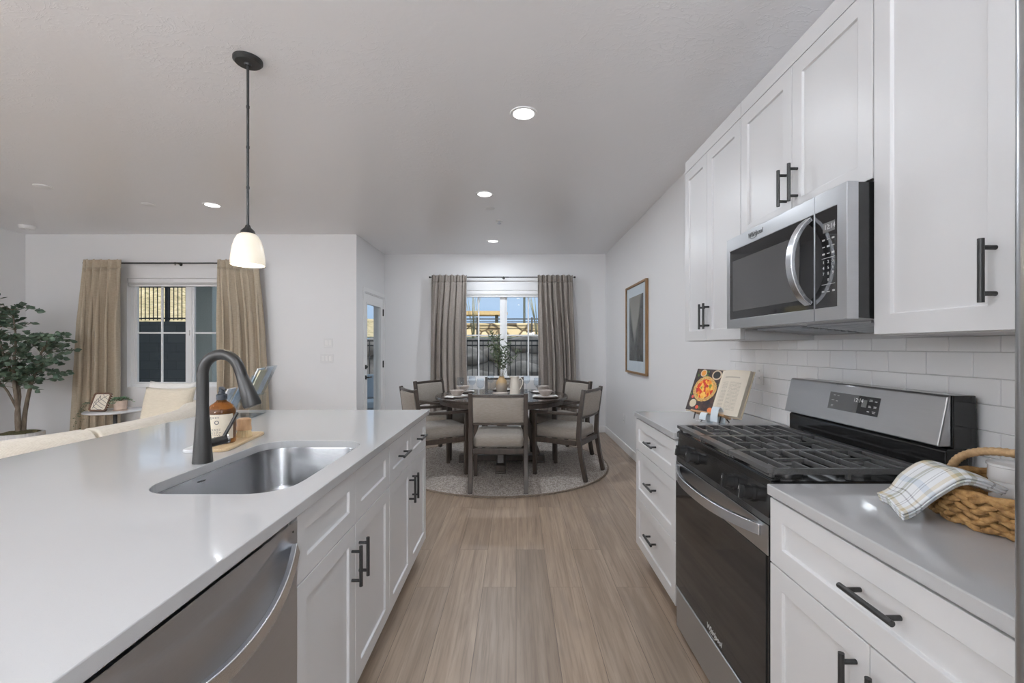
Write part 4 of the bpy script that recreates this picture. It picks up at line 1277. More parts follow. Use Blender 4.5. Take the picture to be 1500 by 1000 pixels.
# ================================================================== things on the right-hand counters
def cookbook():
    e = Vector((.145, -.32, 0)).normalized()              # along the lower edge, left page to right page
    n0 = Vector((-.91, -.41, 0)).normalized()
    B = Vector((1.052, 2.40, CT + .036))                  # middle of the lower edge
    up = Vector((.091, .041, .235)).normalized()
    nrm = e.cross(up).normalized()
    if nrm.dot(n0) < 0: nrm = -nrm
    r = thing('cookbook', 'open cookbook showing a fruit tart photo, propped on the counter left of the stove', 'book', (1.052, 2.40, CT))
    W2, Hh = .176, .248
    def block(name, s, mat, th, drop):
        def fn(u, v):
            x = s * W2 * u
            bul = th * (sin(min(1, u * 2.2) * pi / 2)) - drop * u
            return B + e * x + up * (Hh * v) + nrm * (bul + .004)
        m = MB()
        if s < 0: m.grid(lambda u, v: fn(1 - u, v), 14, 2)
        else: m.grid(fn, 14, 2)
        return m.build(name, mat, r, smooth=60, recalc=False)
    for s, th, nm in ((-1, .010, 'left'), (1, .022, 'right')):
        pts = [(0, .0042)] + [(W2 * u, th * sin(min(1, u * 2.2) * pi / 2) + .0038) for u in [k / 10 for k in range(1, 11)]] + [(W2, .002), (0, .002)]
        loopA = [B + e * (s * x) + nrm * y for x, y in pts]
        loopB = [p + up * Hh for p in loopA]
        MB().rings([loopA, loopB]).build('page_block', M['page'], r)
    block('photo_page', -1, M['recipe'], .010, -.0008); block('text_page', 1, M['textpage'], .022, -.0008)
    m = MB()
    for s in (-1, 1):
        c = B + e * (s * (W2 / 2 + .003)) + up * (Hh / 2) + nrm * -.001
        m.obox(frame(c, e, up), W2 + .006, Hh + .010, .0028)
    m.build('cover', M['bamboo'] if False else M['book_tan'], r)
    # easel
    s = thing('cookbook_stand', 'small wood and wire easel holding the open cookbook', 'stand', (1.06, 2.40, CT))
    m = MB()
    c = B - up * .0065 + nrm * .014
    m.obox(frame(c, e, up), .22, .010, .060)
    L = m.build('ledge', M['beech'], s, bevel=.002)
    m = MB(); c2 = B + up * .10 - nrm * .0085
    m.obox(frame(c2, e, up), .24, .205, .008)
    m.build('back_board', M['beech'], s, bevel=.002)
    m = MB()
    q = c - up * .005
    for k in (-.085, .085):
        p = B + e * k - up * .011 + nrm * .03
        m.tube([p, Vector((p.x - .008, p.y, CT + .002))], .0035, 8)
        p = B + e * k - up * .011 - nrm * .012
        m.tube([p, Vector((p.x + .02, p.y + .012, CT + .002))], .0035, 8)
    m.build('foot', M['black_metal'], s)
    m = MB(); p = B + up * .15 - nrm * .014 + e * .04
    m.tube([p, Vector((p.x + .075, p.y + .02, CT + .003)), Vector((p.x + .05, p.y + .045, CT + .003))], .0022, 8)
    m.build('wire_leg', M['black_metal'], s)
    # clear page holders
    a = thing('page_holder', 'clear curled acrylic page holder in front of the open cookbook', 'holder', (.95, 2.20, CT))
    c0 = B + e * .03 + nrm * .070 + Vector((.02, 0, 0))
    c0.z = CT
    def arm(dx, w, tall, nm):
        o = c0 + e * dx
        pts = []
        for k in range(13):
            t = pi * k / 12
            pts.append(o + nrm * (.030 * cos(t) - .012) + Vector((0, 0, .0025 + tall * sin(t) ** .8)))
        m = MB(); m.tube(pts, .01, sq=(w, .0018), up=e.cross(Vector((0, 0, 1))) * 1.0) if False else None
        lo = []
        for i, p in enumerate(pts):
            d = (pts[min(i + 1, 12)] - pts[max(i - 1, 0)]).normalized()
            nn = d.cross(e).normalized() * .0018
            lo.append([p - e * w + nn, p + e * w + nn, p + e * w - nn, p - e * w - nn])
        m.rings(lo); m.build(nm, M['acrylic_sky'], a, smooth=50)
    arm(-.045, .020, .045, 'clip'); arm(.030, .022, .085, 'clip')
    m = MB(); cc = c0 + Vector((0, 0, .0012)) - nrm * .005; m.obox(frame(cc, e, e.cross(Vector((0, 0, 1)))), .15, .085, .0024); m.build('base', M['acrylic'], a)
M['acrylic_sky'] = pm('sky_sheen_acrylic', (0.72, 0.80, 0.86), 0.15)  # opaque blue-white paints the sky reflected in clear acrylic
cookbook()

def basket():
    cx, cy, R = 1.150, 1.000, .168
    hh = .072
    r = thing('seagrass_basket', 'low round woven seagrass basket with a hoop handle beside the fridge', 'basket', (cx, cy, CT))
    # woven wall: flat fibre strands crossing over and under upright stakes
    ns = 34
    rows = 6
    rb = random.Random(6)
    m = MB()
    for k in range(rows):
        z = CT + .009 + k * (hh - .012) / (rows - 1)
        rr = R * (.94 + .06 * k / (rows - 1))
        for i in range(ns):
            a0 = 2 * pi * (i + .5 * (k % 2)) / ns
            da = 2 * pi / ns
            tl = (.0075 if (i + k) % 2 else -.0075) + rb.uniform(-.002, .002)
            pts = []
            for q in range(7):
                s = q / 6
                a = a0 + da * (s - .5) * 1.25
                bulge = .0088 * sin(pi * s) - .0012
                pts.append((cx + (rr + bulge) * cos(a), cy + (rr + bulge) * sin(a), z + tl * (s - .5) * 2 + rb.uniform(-.0008, .0008)))
            m.tube(pts, [.0035, .0055, .0068, .0072, .0068, .0055, .0035], 6, up=(0, 0, 1))
    m.build('woven_wall', M['seagrass'], r, smooth=60)
    m = MB(); m.lathe([(R * .935, .004), (R * .995, hh), (R * .975, hh), (R * .915, .004)], (cx, cy, CT), 64, cap=False); m.build('lining', M['seagrass'], r)
    m = MB()
    for i in range(ns):
        a = 2 * pi * (i + .25) / ns
        m.tube([(cx + R * .93 * cos(a), cy + R * .93 * sin(a), CT + .003), (cx + R * cos(a), cy + R * sin(a), CT + hh)], .004, 5)
    m.build('stakes', M['seagrass'], r)
    m = MB()
    pts = [(cx + (R + .001) * cos(a), cy + (R + .001) * sin(a), CT + hh + .004 + .0018 * sin(a * 19)) for a in [2 * pi * i / 90 for i in range(90)]]
    m.tube(pts, .0090, 8, closed=True, up=(0, 0, 1)); m.build('rim', M['seagrass'], r, smooth=70)
    m = MB(); m.lathe([(0, .002), (R * .93, .002), (R * .93, .008), (0, .009)], (cx, cy, CT), 48); m.build('bottom', M['seagrass'], r)
    # wrapped hoop handle
    hx = cx - .018
    pts = []; rs = []
    n = 66
    for i in range(n + 1):
        t = pi * i / n
        pts.append((hx, cy + R * .985 * cos(t), CT + hh - .012 + .094 * sin(t) ** .85))
        rs.append(.0092 + (.0012 if i % 2 else -.0006))
    m = MB(); m.tube(pts, rs, 10, up=(1, 0, 0)); m.build('hoop_handle', M['rope'], r, smooth=80)
    # jar standing inside
    jx, jy = 1.185, 1.065
    j = thing('lidded_jar', 'white lidded ceramic jar standing inside the basket', 'jar', (jx, jy, CT + .0092))
    b = CT + .0092
    MB().lathe([(0, 0), (.040, 0), (.042, .004), (.0425, .066), (.041, .068), (0, .068)], (jx, jy, b), 36).build('jar_body', M['white_gloss'], j, smooth=40)
    MB().lathe([(0, .0682), (.0435, .0682), (.0445, .071), (.0435, .1010), (.0465, .1025), (.0465, .1075), (.043, .110), (0, .112)], (jx, jy, b), 36).build('lid', M['white_gloss'], j, smooth=40)
    # folded plaid towel: from the basket over the rim down to the counter
    t = thing('dish_towel', 'folded white plaid dish towel draped over the basket rim onto the counter', 'towel', (.95, 1.05, CT))
    EA = [(1.115, 1.075, .958), (1.065, 1.095, .992), (1.010, 1.105, 1.008), (.968, 1.122, .975), (.948, 1.135, .936), (.925, 1.145, .9195)]
    EB = [(1.050, .955, .985), (1.005, .965, 1.006), (.972, .975, 1.008), (.930, .990, .972), (.895, 1.000, .934), (.862, .998, .9195)]
    def spl(P, s):
        s *= len(P) - 1; k = min(int(s), len(P) - 2); f = s - k
        p0, p1, p2, p3_ = [Vector(P[i]) for i in (max(k - 1, 0), k, k + 1, min(k + 2, len(P) - 1))]
        return .5 * ((2 * p1) + (p2 - p0) * f + (2 * p0 - 5 * p1 + 4 * p2 - p3_) * f * f + (3 * p1 - p0 - 3 * p2 + p3_) * f ** 3)
    def sheet(dz, s0, s1, w0, w1):
        def fn(u, v):
            uu = s0 + (s1 - s0) * u; vv = w0 + (w1 - w0) * v
            p = spl(EA, uu).lerp(spl(EB, uu), vv)
            p.z += dz + .006 * sin(vv * pi) + .004 * sin(vv * 9 + uu * 4) * (1 - .5 * uu)
            p.z = max(p.z, CT + .003 + max(0, dz))
            return p
        m = MB(); m.grid(fn, 44, 26); return m
    sheet(.0165, 0, 1, 0, 1).build('top_layer', M['plaid'], t, smooth=80, solid=.005, recalc=False)
    sheet(.0095, .02, .985, .02, 1.0).build('middle_layer', M['plaid'], t, smooth=80, solid=.005, recalc=False)
    sheet(.0025, .05, .97, .05, .98).build('bottom_layer', M['plaid'], t, smooth=80, solid=.005, recalc=False)
basket()

# framed print
def framed_print():
    y0, y1, z0, z1 = 4.64, 5.50, 1.005, 2.025
    r = thing('framed_print', 'tall walnut-framed misty landscape print on the right wall', 'picture', (XR, 5.07, z0))
    x1 = XR - .002; x0 = XR - .032; w = .024
    m = MB()
    m.box(x0, x1, y0, y0 + w, z0, z1); m.box(x0, x1, y1 - w, y1, z0, z1); m.box(x0, x1, y0 + w, y1 - w, z0, z0 + w); m.box(x0, x1, y0 + w, y1 - w, z1 - w, z1)
    m.build('frame', M['wood_frame'], r, bevel=.002)
    MB().box(x1 - .014, x1 - .004, y0 + w, y1 - w, z0 + w, z1 - w).build('mat_board', M['mat_board'], r)
    m = MB(); m.grid(lambda u, v: (x1 - .0146, y1 - .135 - (y1 - y0 - .27) * u, z0 + .145 + (z1 - z0 - .28) * v), 1, 1); m.build('print', M['print'], r, recalc=False)
    MB().box(x1 - .024, x1 - .021, y0 + w, y1 - w, z0 + w, z1 - w).build('glazing', M['glass'], r)
framed_print()

# ================================================================== dining corner
TX, TY = -.16, 5.05
RZ = .013
o = MB().lathe([(0, 0), (1.175, 0), (1.175, .010), (1.165, RZ), (0, RZ)], (0, 0, 0), 120)
rug = o.build('round_rug', M['rug']); rug.location = (TX, TY, .0005); tag(rug, 'large round woven jute rug under the dining table', 'rug')
m = MB(); m.tube([(1.172 * cos(a), 1.172 * sin(a), .0085 + .0015 * sin(a * 90)) for a in [2 * pi * i / 180 for i in range(180)]], .0085, 6, closed=True, up=(0, 0, 1))
m.build('binding', M['rug_edge'], rug, local=True, smooth=70)
FZ = RZ + .0007

def dining_table():
    r = thing('dining_table', 'round dark wood dining table with crossed trestle base', 'table', (TX, TY, FZ))
    top = .772 - FZ
    R = .742
    MB().lathe([(0, top - .034), (R - .012, top - .034), (R, top - .026), (R, top - .006), (R - .006, top), (0, top)], (0, 0, 0), 96).build('tabletop', M['wood_top'], r, local=True, smooth=40)
    MB().lathe([(R - .075, top - .085), (R - .050, top - .085), (R - .050, top - .0345), (R - .075, top - .0345)], (0, 0, 0), 96, cap=False).build('apron', M['wood_dark'], r, local=True, smooth=40) if False else None
    m = MB()
    loops = []
    for rr, z in ((R - .080, top - .082), (R - .050, top - .082), (R - .050, top - .0342), (R - .080, top - .0342)):
        loops.append([(rr * cos(2 * pi * k / 96), rr * sin(2 * pi * k / 96), z) for k in range(96)])
    m.rings(loops, closed=True); m.build('apron', M['wood_dark'], r, local=True, smooth=40)
    for nm, a in (('foot_beam', 0), ('foot_beam', pi / 2)):
        mm = MB(); Rm = Matrix.Rotation(a, 4, 'Z')
        zt_ = .085 if a == 0 else .0845
        if a == 0:
            mm.obox(Rm @ Matrix.Translation((0, 0, .0525)), .96, .10, .065)
        else:
            for s in (-1, 1): mm.obox(Rm @ Matrix.Translation((s * .266, 0, .0525)), .43, .10, .065)
        for s in (-1, 1): mm.obox(Rm @ Matrix.Translation((s * .43, 0, .010)), .11, .11, .020)
        mm.build(nm, M['wood_dark'], r, local=True, bevel=.006)
    for k in range(4):
        a = k * pi / 2
        d = Vector((cos(a), sin(a), 0))
        m = MB(); m.tube([d * .40 + Vector((0, 0, .0855)), d * .20 + Vector((0, 0, top - .05))], .01, sq=(.034, .034), up=(-sin(a), cos(a), 0))
        m.build('leg', M['wood_dark'], r, local=True, bevel=.005)
    MB().cyl((0, 0, .0855), (0, 0, top - .05), .055, .06, 28).build('pedestal', M['wood_dark'], r, local=True, smooth=40)
    MB().obox(Matrix.Translation((0, 0, top - .0425)), .55, .55, .015).build('top_plate', M['wood_dark'], r, local=True)
dining_table()

def dining_chair():
    r = thing('dining_chair', '', 'chair', (0, 0, FZ))
    W_ = .247
    def post(s):
        m = MB(); pts = [(s * W_, -.315, 0), (s * W_, -.268, .22), (s * W_, -.240, .42), (s * W_, -.250, .60), (s * W_, -.292, .885)]
        m.tube(pts, .01, sq=[(.020, .019), (.020, .021), (.020, .022), (.020, .021), (.018, .018)], up=(0, 1, 0))
        m.build('rear_leg', M['wood_dark'], r, local=True, bevel=.005, smooth=30)
        m = MB(); m.tube([(s * W_, .235, 0), (s * W_, .240, .40), (s * W_, .240, .628)], .01, sq=[(.018, .018), (.021, .021), (.019, .019)], up=(0, 1, 0))
        m.build('front_leg', M['wood_dark'], r, local=True, bevel=.005, smooth=30)
        m = MB(); m.tube([(s * W_, -.230, .645), (s * W_, 0, .640), (s * W_, .275, .642)], .01, sq=[(.018, .015), (.022, .015), (.026, .014)], up=(0, 0, 1))
        m.build('armrest', M['wood_dark'], r, local=True, bevel=.006, smooth=30)
    post(1); post(-1)
    m = MB()
    m.box(-.228, .228, -.262, -.228, .335, .385); m.box(-.228, .228, .222, .256, .335, .385)
    for s in (-1, 1): m.box(s * W_ - .015, s * W_ + .015, -.222, .222, .337, .385)
    m.build('seat_frame', M['wood_dark'], r, local=True, bevel=.004)
    # cushion
    def cush(u, v):
        a, b = u * 2 - 1, v * 2 - 1
        return a, b
    m = MB()
    loops = []
    for k, (ins, z) in enumerate(((.012, .3858), (.0, .400), (.0, .462), (.008, .482), (.030, .496), (.09, .504), (.16, .507))):
        loops.append([(x, y, z) for x, y in rrect(-.226 + ins, .226 - ins, -.226 + ins * 1.1, .285 - ins * 1.1, .035, 5)])
    m.rings(loops); m.build('seat_cushion', M['chair_fab'], r, local=True, smooth=60)
    # top and bottom back rails, slightly bowed
    def yb(z): return -.250 - .042 * (z - .60) / .285
    def rail(z, h, hw=.014):
        m = MB(); pts = []
        for k in range(9):
            t = -1 + k / 4
            pts.append((t * .232, yb(z) - .018 * (1 - t * t), z))
        m.tube(pts, .01, sq=(hw, h), up=(0, 0, 1)); return m
    rail(.862, .013).build('top_rail', M['wood_dark'], r, local=True, bevel=.004, smooth=30)
    rail(.606, .010).build('lower_rail', M['wood_dark'], r, local=True, bevel=.004, smooth=30)
    m = MB(); lo = []
    for k in range(13):
        t = -1 + k / 6
        row = []
        def P(z, off):
            e = .030 if abs(t) < .98 else .018
            return (t * .226, yb(z) - .018 * (1 - t * t) + off, z)
        th = .026 if abs(t) < .97 else .014
        row = [P(.618, -th * .6), P(.640, -th), P(.83, -th), P(.847, -th * .6), P(.847, th * .6), P(.83, th), P(.640, th), P(.618, th * .6)]
        lo.append(row)
    m.rings(lo); m.build('back_panel', M['chair_fab'], r, local=True, smooth=60)
    return r
proto = dining_chair()
clab = ['upholstered dining chair with its back straight to the camera, at the front of the table',
        'dining armchair at the right front of the table, closest to the right wall print',
        'dining armchair at the right rear of the table, in front of the right taupe curtain',
        'dining chair behind the table, under the window and mostly hidden by the vase',
        'dining armchair at the left rear of the table, in front of the left taupe curtain',
        'dining armchair at the left front of the table, half hidden by the island end']
for k in range(6):
    a = radians(-90 + 60 * k)
    c = proto if k == 0 else dup(proto)
    d = .785
    c.location = (TX + d * cos(a), TY + d * sin(a), FZ)
    c.rotation_euler = (0, 0, a + pi / 2)
    c['label'] = clab[k]
    c['group'] = 'dining armchairs around the round table'

TZ = .7722
def settings():
    where = ['at the front of the table, behind the nearest chair', 'at the right front of the table', 'at the right rear of the table', 'at the rear of the table by the window', 'at the left rear of the table', 'at the left front of the table']
    def lathe_obj(name, prof, mat, n=40):
        return MB().lathe(prof, (0, 0, 0), n).build(name, mat, smooth=45)
    ch = lathe_obj('charger_plate', [(0, 0), (.085, 0), (.135, .008), (.140, .010), (.137, .013), (.090, .006), (0, .005)], M['plate_dark'])
    pl = lathe_obj('dinner_plate', [(0, 0), (.070, 0), (.108, .008), (.113, .011), (.109, .013), (.072, .005), (0, .004)], M['stone_plate'])
    bo = lathe_obj('bowl', [(0, 0), (.040, 0), (.045, .004), (.066, .030), (.078, .056), (.075, .058), (.062, .032), (.040, .010), (0, .007)], M['stone_plate'])
    # napkin: folded cloth lying across the plate
    m = MB()
    def nap(u, v):
        x = (u - .5) * .11; y = (v - .5) * .27
        e = abs(y) / .135
        z = .0035 + .008 * min(1, max(0, (e - .55)) / .3) - .012 * max(0, e - .80) / .2 + .0015 * sin(u * 9 + v * 5)
        return (x, y, z)
    m.grid(nap, 10, 24); na = m.build('napkin', M['napkin'], smooth=80, solid=.004, recalc=False)
    g_ = MB().lathe([(0, 0), (.034, 0), (.035, .0015), (.012, .004), (.0042, .012), (.0036, .085), (.006, .094), (.024, .104), (.038, .124), (.0425, .150), (.040, .178), (.034, .200), (.0330, .200), (.0388, .178), (.0410, .150), (.0365, .126), (.022, .107), (0, .098)], (0, 0, 0), 36)
    wg = g_.build('wine_glass', M['wine_glass'], smooth=60)
    kt = MB()
    kt.tube([(0, -.10, .002), (0, .02, .0025)], .01, sq=[(.005, .0018), (.004, .0018)], up=(0, 0, 1)); kt.tube([(0, .02, .0025), (0, .10, .0022)], .01, sq=[(.005, .0010), (.010, .0008)], up=(0, 0, 1))
    kn = kt.build('table_knife', M['chrome'], bevel=.0008)
    kinds = ((ch, 'umber charger plate', 'plate', 'charger plates'), (na, 'white linen napkin under the bowl', 'napkin', 'napkins'), (pl, 'taupe stoneware plate', 'plate', 'dinner plates'), (bo, 'taupe stoneware bowl', 'bowl', 'bowls'), (wg, 'clear stemmed wine glass', 'glass', 'wine glasses'), (kn, 'steel table knife', 'knife', 'table knives'))
    gl = {0: (-.40, 4.73), 1: (.20, 5.02), 2: (.12, 5.40), 3: (-.32, 5.50), 4: (-.52, 5.12), 5: (-.70, 5.02)}
    gl = {0: (-.38, 4.76), 1: (.235, 4.92), 2: (.125, 5.36), 3: (-.31, 5.45), 4: (-.505, 5.14), 5: (-.62, 4.98)}
    for k in range(6):
        a = radians(-90 + 60 * k)
        u = Vector((cos(a), sin(a), 0)); w_ = Vector((-sin(a), cos(a), 0))
        p = Vector((TX, TY, TZ)) + u * .545
        zs = {'charger_plate': 0.0003, 'dinner_plate': .0058, 'napkin': .0105, 'bowl': .0190}
        for src, lab, cat, grp in kinds:
            if src is kn and k in (0, 3): pass
            o = src if k == 0 else dup(src)
            base = src.name.split('.')[0]
            if base == 'wine_glass':
                o.location = (gl[k][0], gl[k][1], TZ + .0003)
            elif base == 'table_knife':
                o.location = p + w_ * .175 + Vector((0, 0, .0005)); o.rotation_euler = (0, 0, a + pi / 2)
            else:
                o.location = p + Vector((0, 0, zs[base])); o.rotation_euler = (0, 0, a + pi / 2 + (.5 if base == 'napkin' else 0))
            tag(o, lab + ' ' + where[k], cat, grp + ' on the dining table')
settings()

def vase_and_pitcher():
    vx, vy = -.165, 5.08
    r = thing('flower_vase', 'speckled stoneware vase in the middle of the dining table', 'vase', (vx, vy, TZ))
    MB().lathe([(0, 0), (.052, 0), (.058, .006), (.062, .05), (.066, .10), (.062, .135), (.050, .165), (.034, .182), (.030, .196), (.033, .204), (.030, .204), (.027, .195), (.030, .183), (.045, .163), (.056, .135), (.058, .10), (.052, .02), (0, .012)], (0, 0, 0), 40).build('vessel', M['vase'], r, local=True, smooth=50)
    o = thing('olive_branches', 'spray of olive branches standing in the stoneware vase', 'foliage', (vx, vy, TZ + .013))
    rd = random.Random(5)
    st = MB(); lf = MB()
    for k in range(15):
        a = rd.uniform(0, 2 * pi); lean = rd.uniform(.03, .21); ht = rd.uniform(.26, .56) - lean * .35
        p0 = Vector((.012 * cos(a), .012 * sin(a), .004)); p1 = Vector((.018 * cos(a), .018 * sin(a), .19))
        p3 = Vector((lean * cos(a), lean * sin(a), .19 + ht)); p2 = p1.lerp(p3, .5) + Vector((0, 0, .035))
        pts = [p0, p1]
        for i in range(1, 9):
            t = i / 8
            pts.append(p1 * (1 - t) ** 2 + p2 * 2 * t * (1 - t) + p3 * t * t)
        st.tube(pts, [.0022] * 2 + [.0020 - .0014 * i / 8 for i in range(1, 9)], 5)
        for i in range(3, 10):
            base = pts[i]; d = (pts[i] - pts[i - 1]).normalized()
            for s in range(5):
                b = rd.uniform(0, 2 * pi)
                side = Vector((cos(b), sin(b), rd.uniform(-.1, .5)))
                L = rd.uniform(.032, .056)
                if i % 2 == 0 and s == 0:
                    q = base + side.normalized() * .05 + d * .03; st.tube([base, q], .0009, 4)
                    for e in range(4):
                        lf.leaf(base.lerp(q, .4 + .2 * e), (q - base).normalized() + Vector((rd.uniform(-1, 1), rd.uniform(-1, 1), rd.uniform(-.4, .8))) * .9, (rd.uniform(-1, 1), rd.uniform(-1, 1), 1), L * .9, .011)
                lf.leaf(base, side + d * .8, (rd.uniform(-1, 1), rd.uniform(-1, 1), 1), L, .0115)
    st.build('stems', M['twig'], o, local=True); lf.build('leaves', M['leaf_olive'], o, local=True, recalc=False)
    px, py = -.015, 4.88
    r = thing('pitcher', 'tall cream enamel pitcher with side handle beside the vase', 'pitcher', (px, py, TZ))
    MB().lathe([(0, .004), (.056, .004), (.055, .02), (.050, .12), (.045, .185), (.0465, .205), (.050, .216), (.048, .216), (.0445, .205), (.043, .185), (.047, .12), (.052, .02), (0, .012)], (0, 0, 0), 40).build('vessel', M['cream'], r, local=True, smooth=50)
    MB().lathe([(0, 0.0003), (.0575, .0003), (.058, .004), (.0565, .010), (.0555, .010), (.0555, .0042), (0, .0042)], (0, 0, 0), 40).build('base_rim', M['logo_dark'], r, local=True, smooth=50)
    m = MB(); m.tube([(.044, 0, .190), (.070, 0, .198), (.088, 0, .170), (.082, 0, .125), (.062, 0, .085), (.0515, 0, .070)], [.006, .0062, .0062, .006, .0055, .005], 10, up=(0, 1, 0)); m.build('handle', M['cream'], r, local=True, smooth=60)
    m = MB(); m.tube([(-.040, 0, .205), (-.058, 0, .219)], [.012, .006], 10); m.build('spout', M['cream'], r, local=True, smooth=60)
vase_and_pitcher()

# ------------------------------------------------------------------ curtains
def curtain(xt0, xt1, xb0, xb1, y, z0, z1, nf, amp, mat, label, group, seed, swoop=0.0):
    rd = random.Random(seed)
    ph = [rd.uniform(-1.1, 1.1) for _ in range(nf + 2)]
    am = [rd.uniform(.5, 1.25) for _ in range(nf + 2)]
    def fn(u, v):
        # v: 0 bottom .. 1 top
        s = 1 - v
        e = s ** .9
        x = (xt0 + (xt1 - xt0) * u) * (1 - e) + (xb0 + (xb1 - xb0) * u) * e
        uu = u + .035 * sin(5.0 * v + seed) * sin(pi * u) + swoop * sin(pi * u) * s * (1 - s) * 2
        f = uu * nf
        i = int(max(0, min(nf, f)))
        t = f - i
        A = am[i] * (1 - t) + am[i + 1] * t
        P = ph[i] * (1 - t) + ph[i + 1] * t
        k = .26 + .74 * min(1, s * 3)
        yy = y + amp * A * k * sin(2 * pi * f + P * (1 + s)) + amp * .25 * sin(4 * pi * f + 2 * s)
        x += amp * .35 * k * sin(4 * pi * f + P)
        x = max(min(xt0, xb0), min(max(xt1, xb1), x))
        zz = z0 + (z1 - z0) * v + (.010 * sin(2 * pi * f) if v > .985 else 0)
        return (x, yy, zz)
    r = thing('curtain', label, 'curtain', ((xb0 + xb1) / 2, y, z0), group=group)
    m = MB(); m.grid(lambda u, v: fn(u, v * .955), nf * 14, 36); m.build('drape', mat, r, smooth=80, solid=.003, recalc=False)
    m = MB(); m.grid(lambda u, v: fn(u, .955 + v * .045), nf * 14, 4); m.build('pleated_heading', mat, r, smooth=80, solid=.004, recalc=False)
zt_l, zt_d = 2.385, 2.388
curtain(-5.32, -4.845, -5.46, -4.86, 5.510, .012, zt_l, 5, .062, M['curtain_tan'], 'left tan linen curtain beside the potted tree', 'tan linen curtains', 3, .12)
curtain(-3.675, -3.19, -3.64, -3.06, 5.510, .012, zt_l, 6, .062, M['curtain_tan'], 'right tan linen curtain behind the pendant shade', 'tan linen curtains', 8, -.08)
curtain(-1.27, -.735, -1.315, -.715, 6.715, .012, zt_d, 6, .060, M['curtain_taupe'], 'left taupe curtain of the dining window', 'taupe linen curtains', 5)
curtain(.325, .850, .345, .925, 6.715, .012, zt_d, 7, .060, M['curtain_taupe'], 'right taupe curtain of the dining window', 'taupe linen curtains', 9)
def rod(x0, x1, y, yw, z, label, group):
    r = thing('curtain_rod', label, 'curtain rod', ((x0 + x1) / 2, y, z), group=group)
    m = MB(); m.cyl((x0, y, z), ((x0 + x1) / 2 + .1, y, z), .0095, n=16); m.cyl(((x0 + x1) / 2 + .1, y, z), (x1, y, z), .0078, n=16)
    m.build('pole', M['black_metal'], r, smooth=40)
    for s, x in ((-1, x0), (1, x1)):
        m = MB(); m.cyl((x + s * .018, y, z), (x - s * .004, y, z), .0145, n=18); m.build('finial', M['black_metal'], r, smooth=40)
    for x in (x0 + .03, (x0 + x1) / 2 + .02, x1 - .03):
        m = MB(); m.tube([(x, yw - .0005, z), (x, y + .012, z)], .005, 8); m.cyl((x, yw - .004, z), (x, yw, z), .02, n=16); m.cyl((x - .006, y, z), (x + .006, y, z), .0125, n=16); m.cyl((x, y, z - .012), (x, y, z - .028), .005, n=10)
        m.build('bracket', M['black_metal'], r, smooth=40)
rod(-5.36, -3.16, 5.560, YW, 2.352, 'black curtain rod over the living room window', 'black curtain rods')
rod(-1.30, .88, 6.765, YN, 2.365, 'black curtain rod over the dining window', 'black curtain rods')

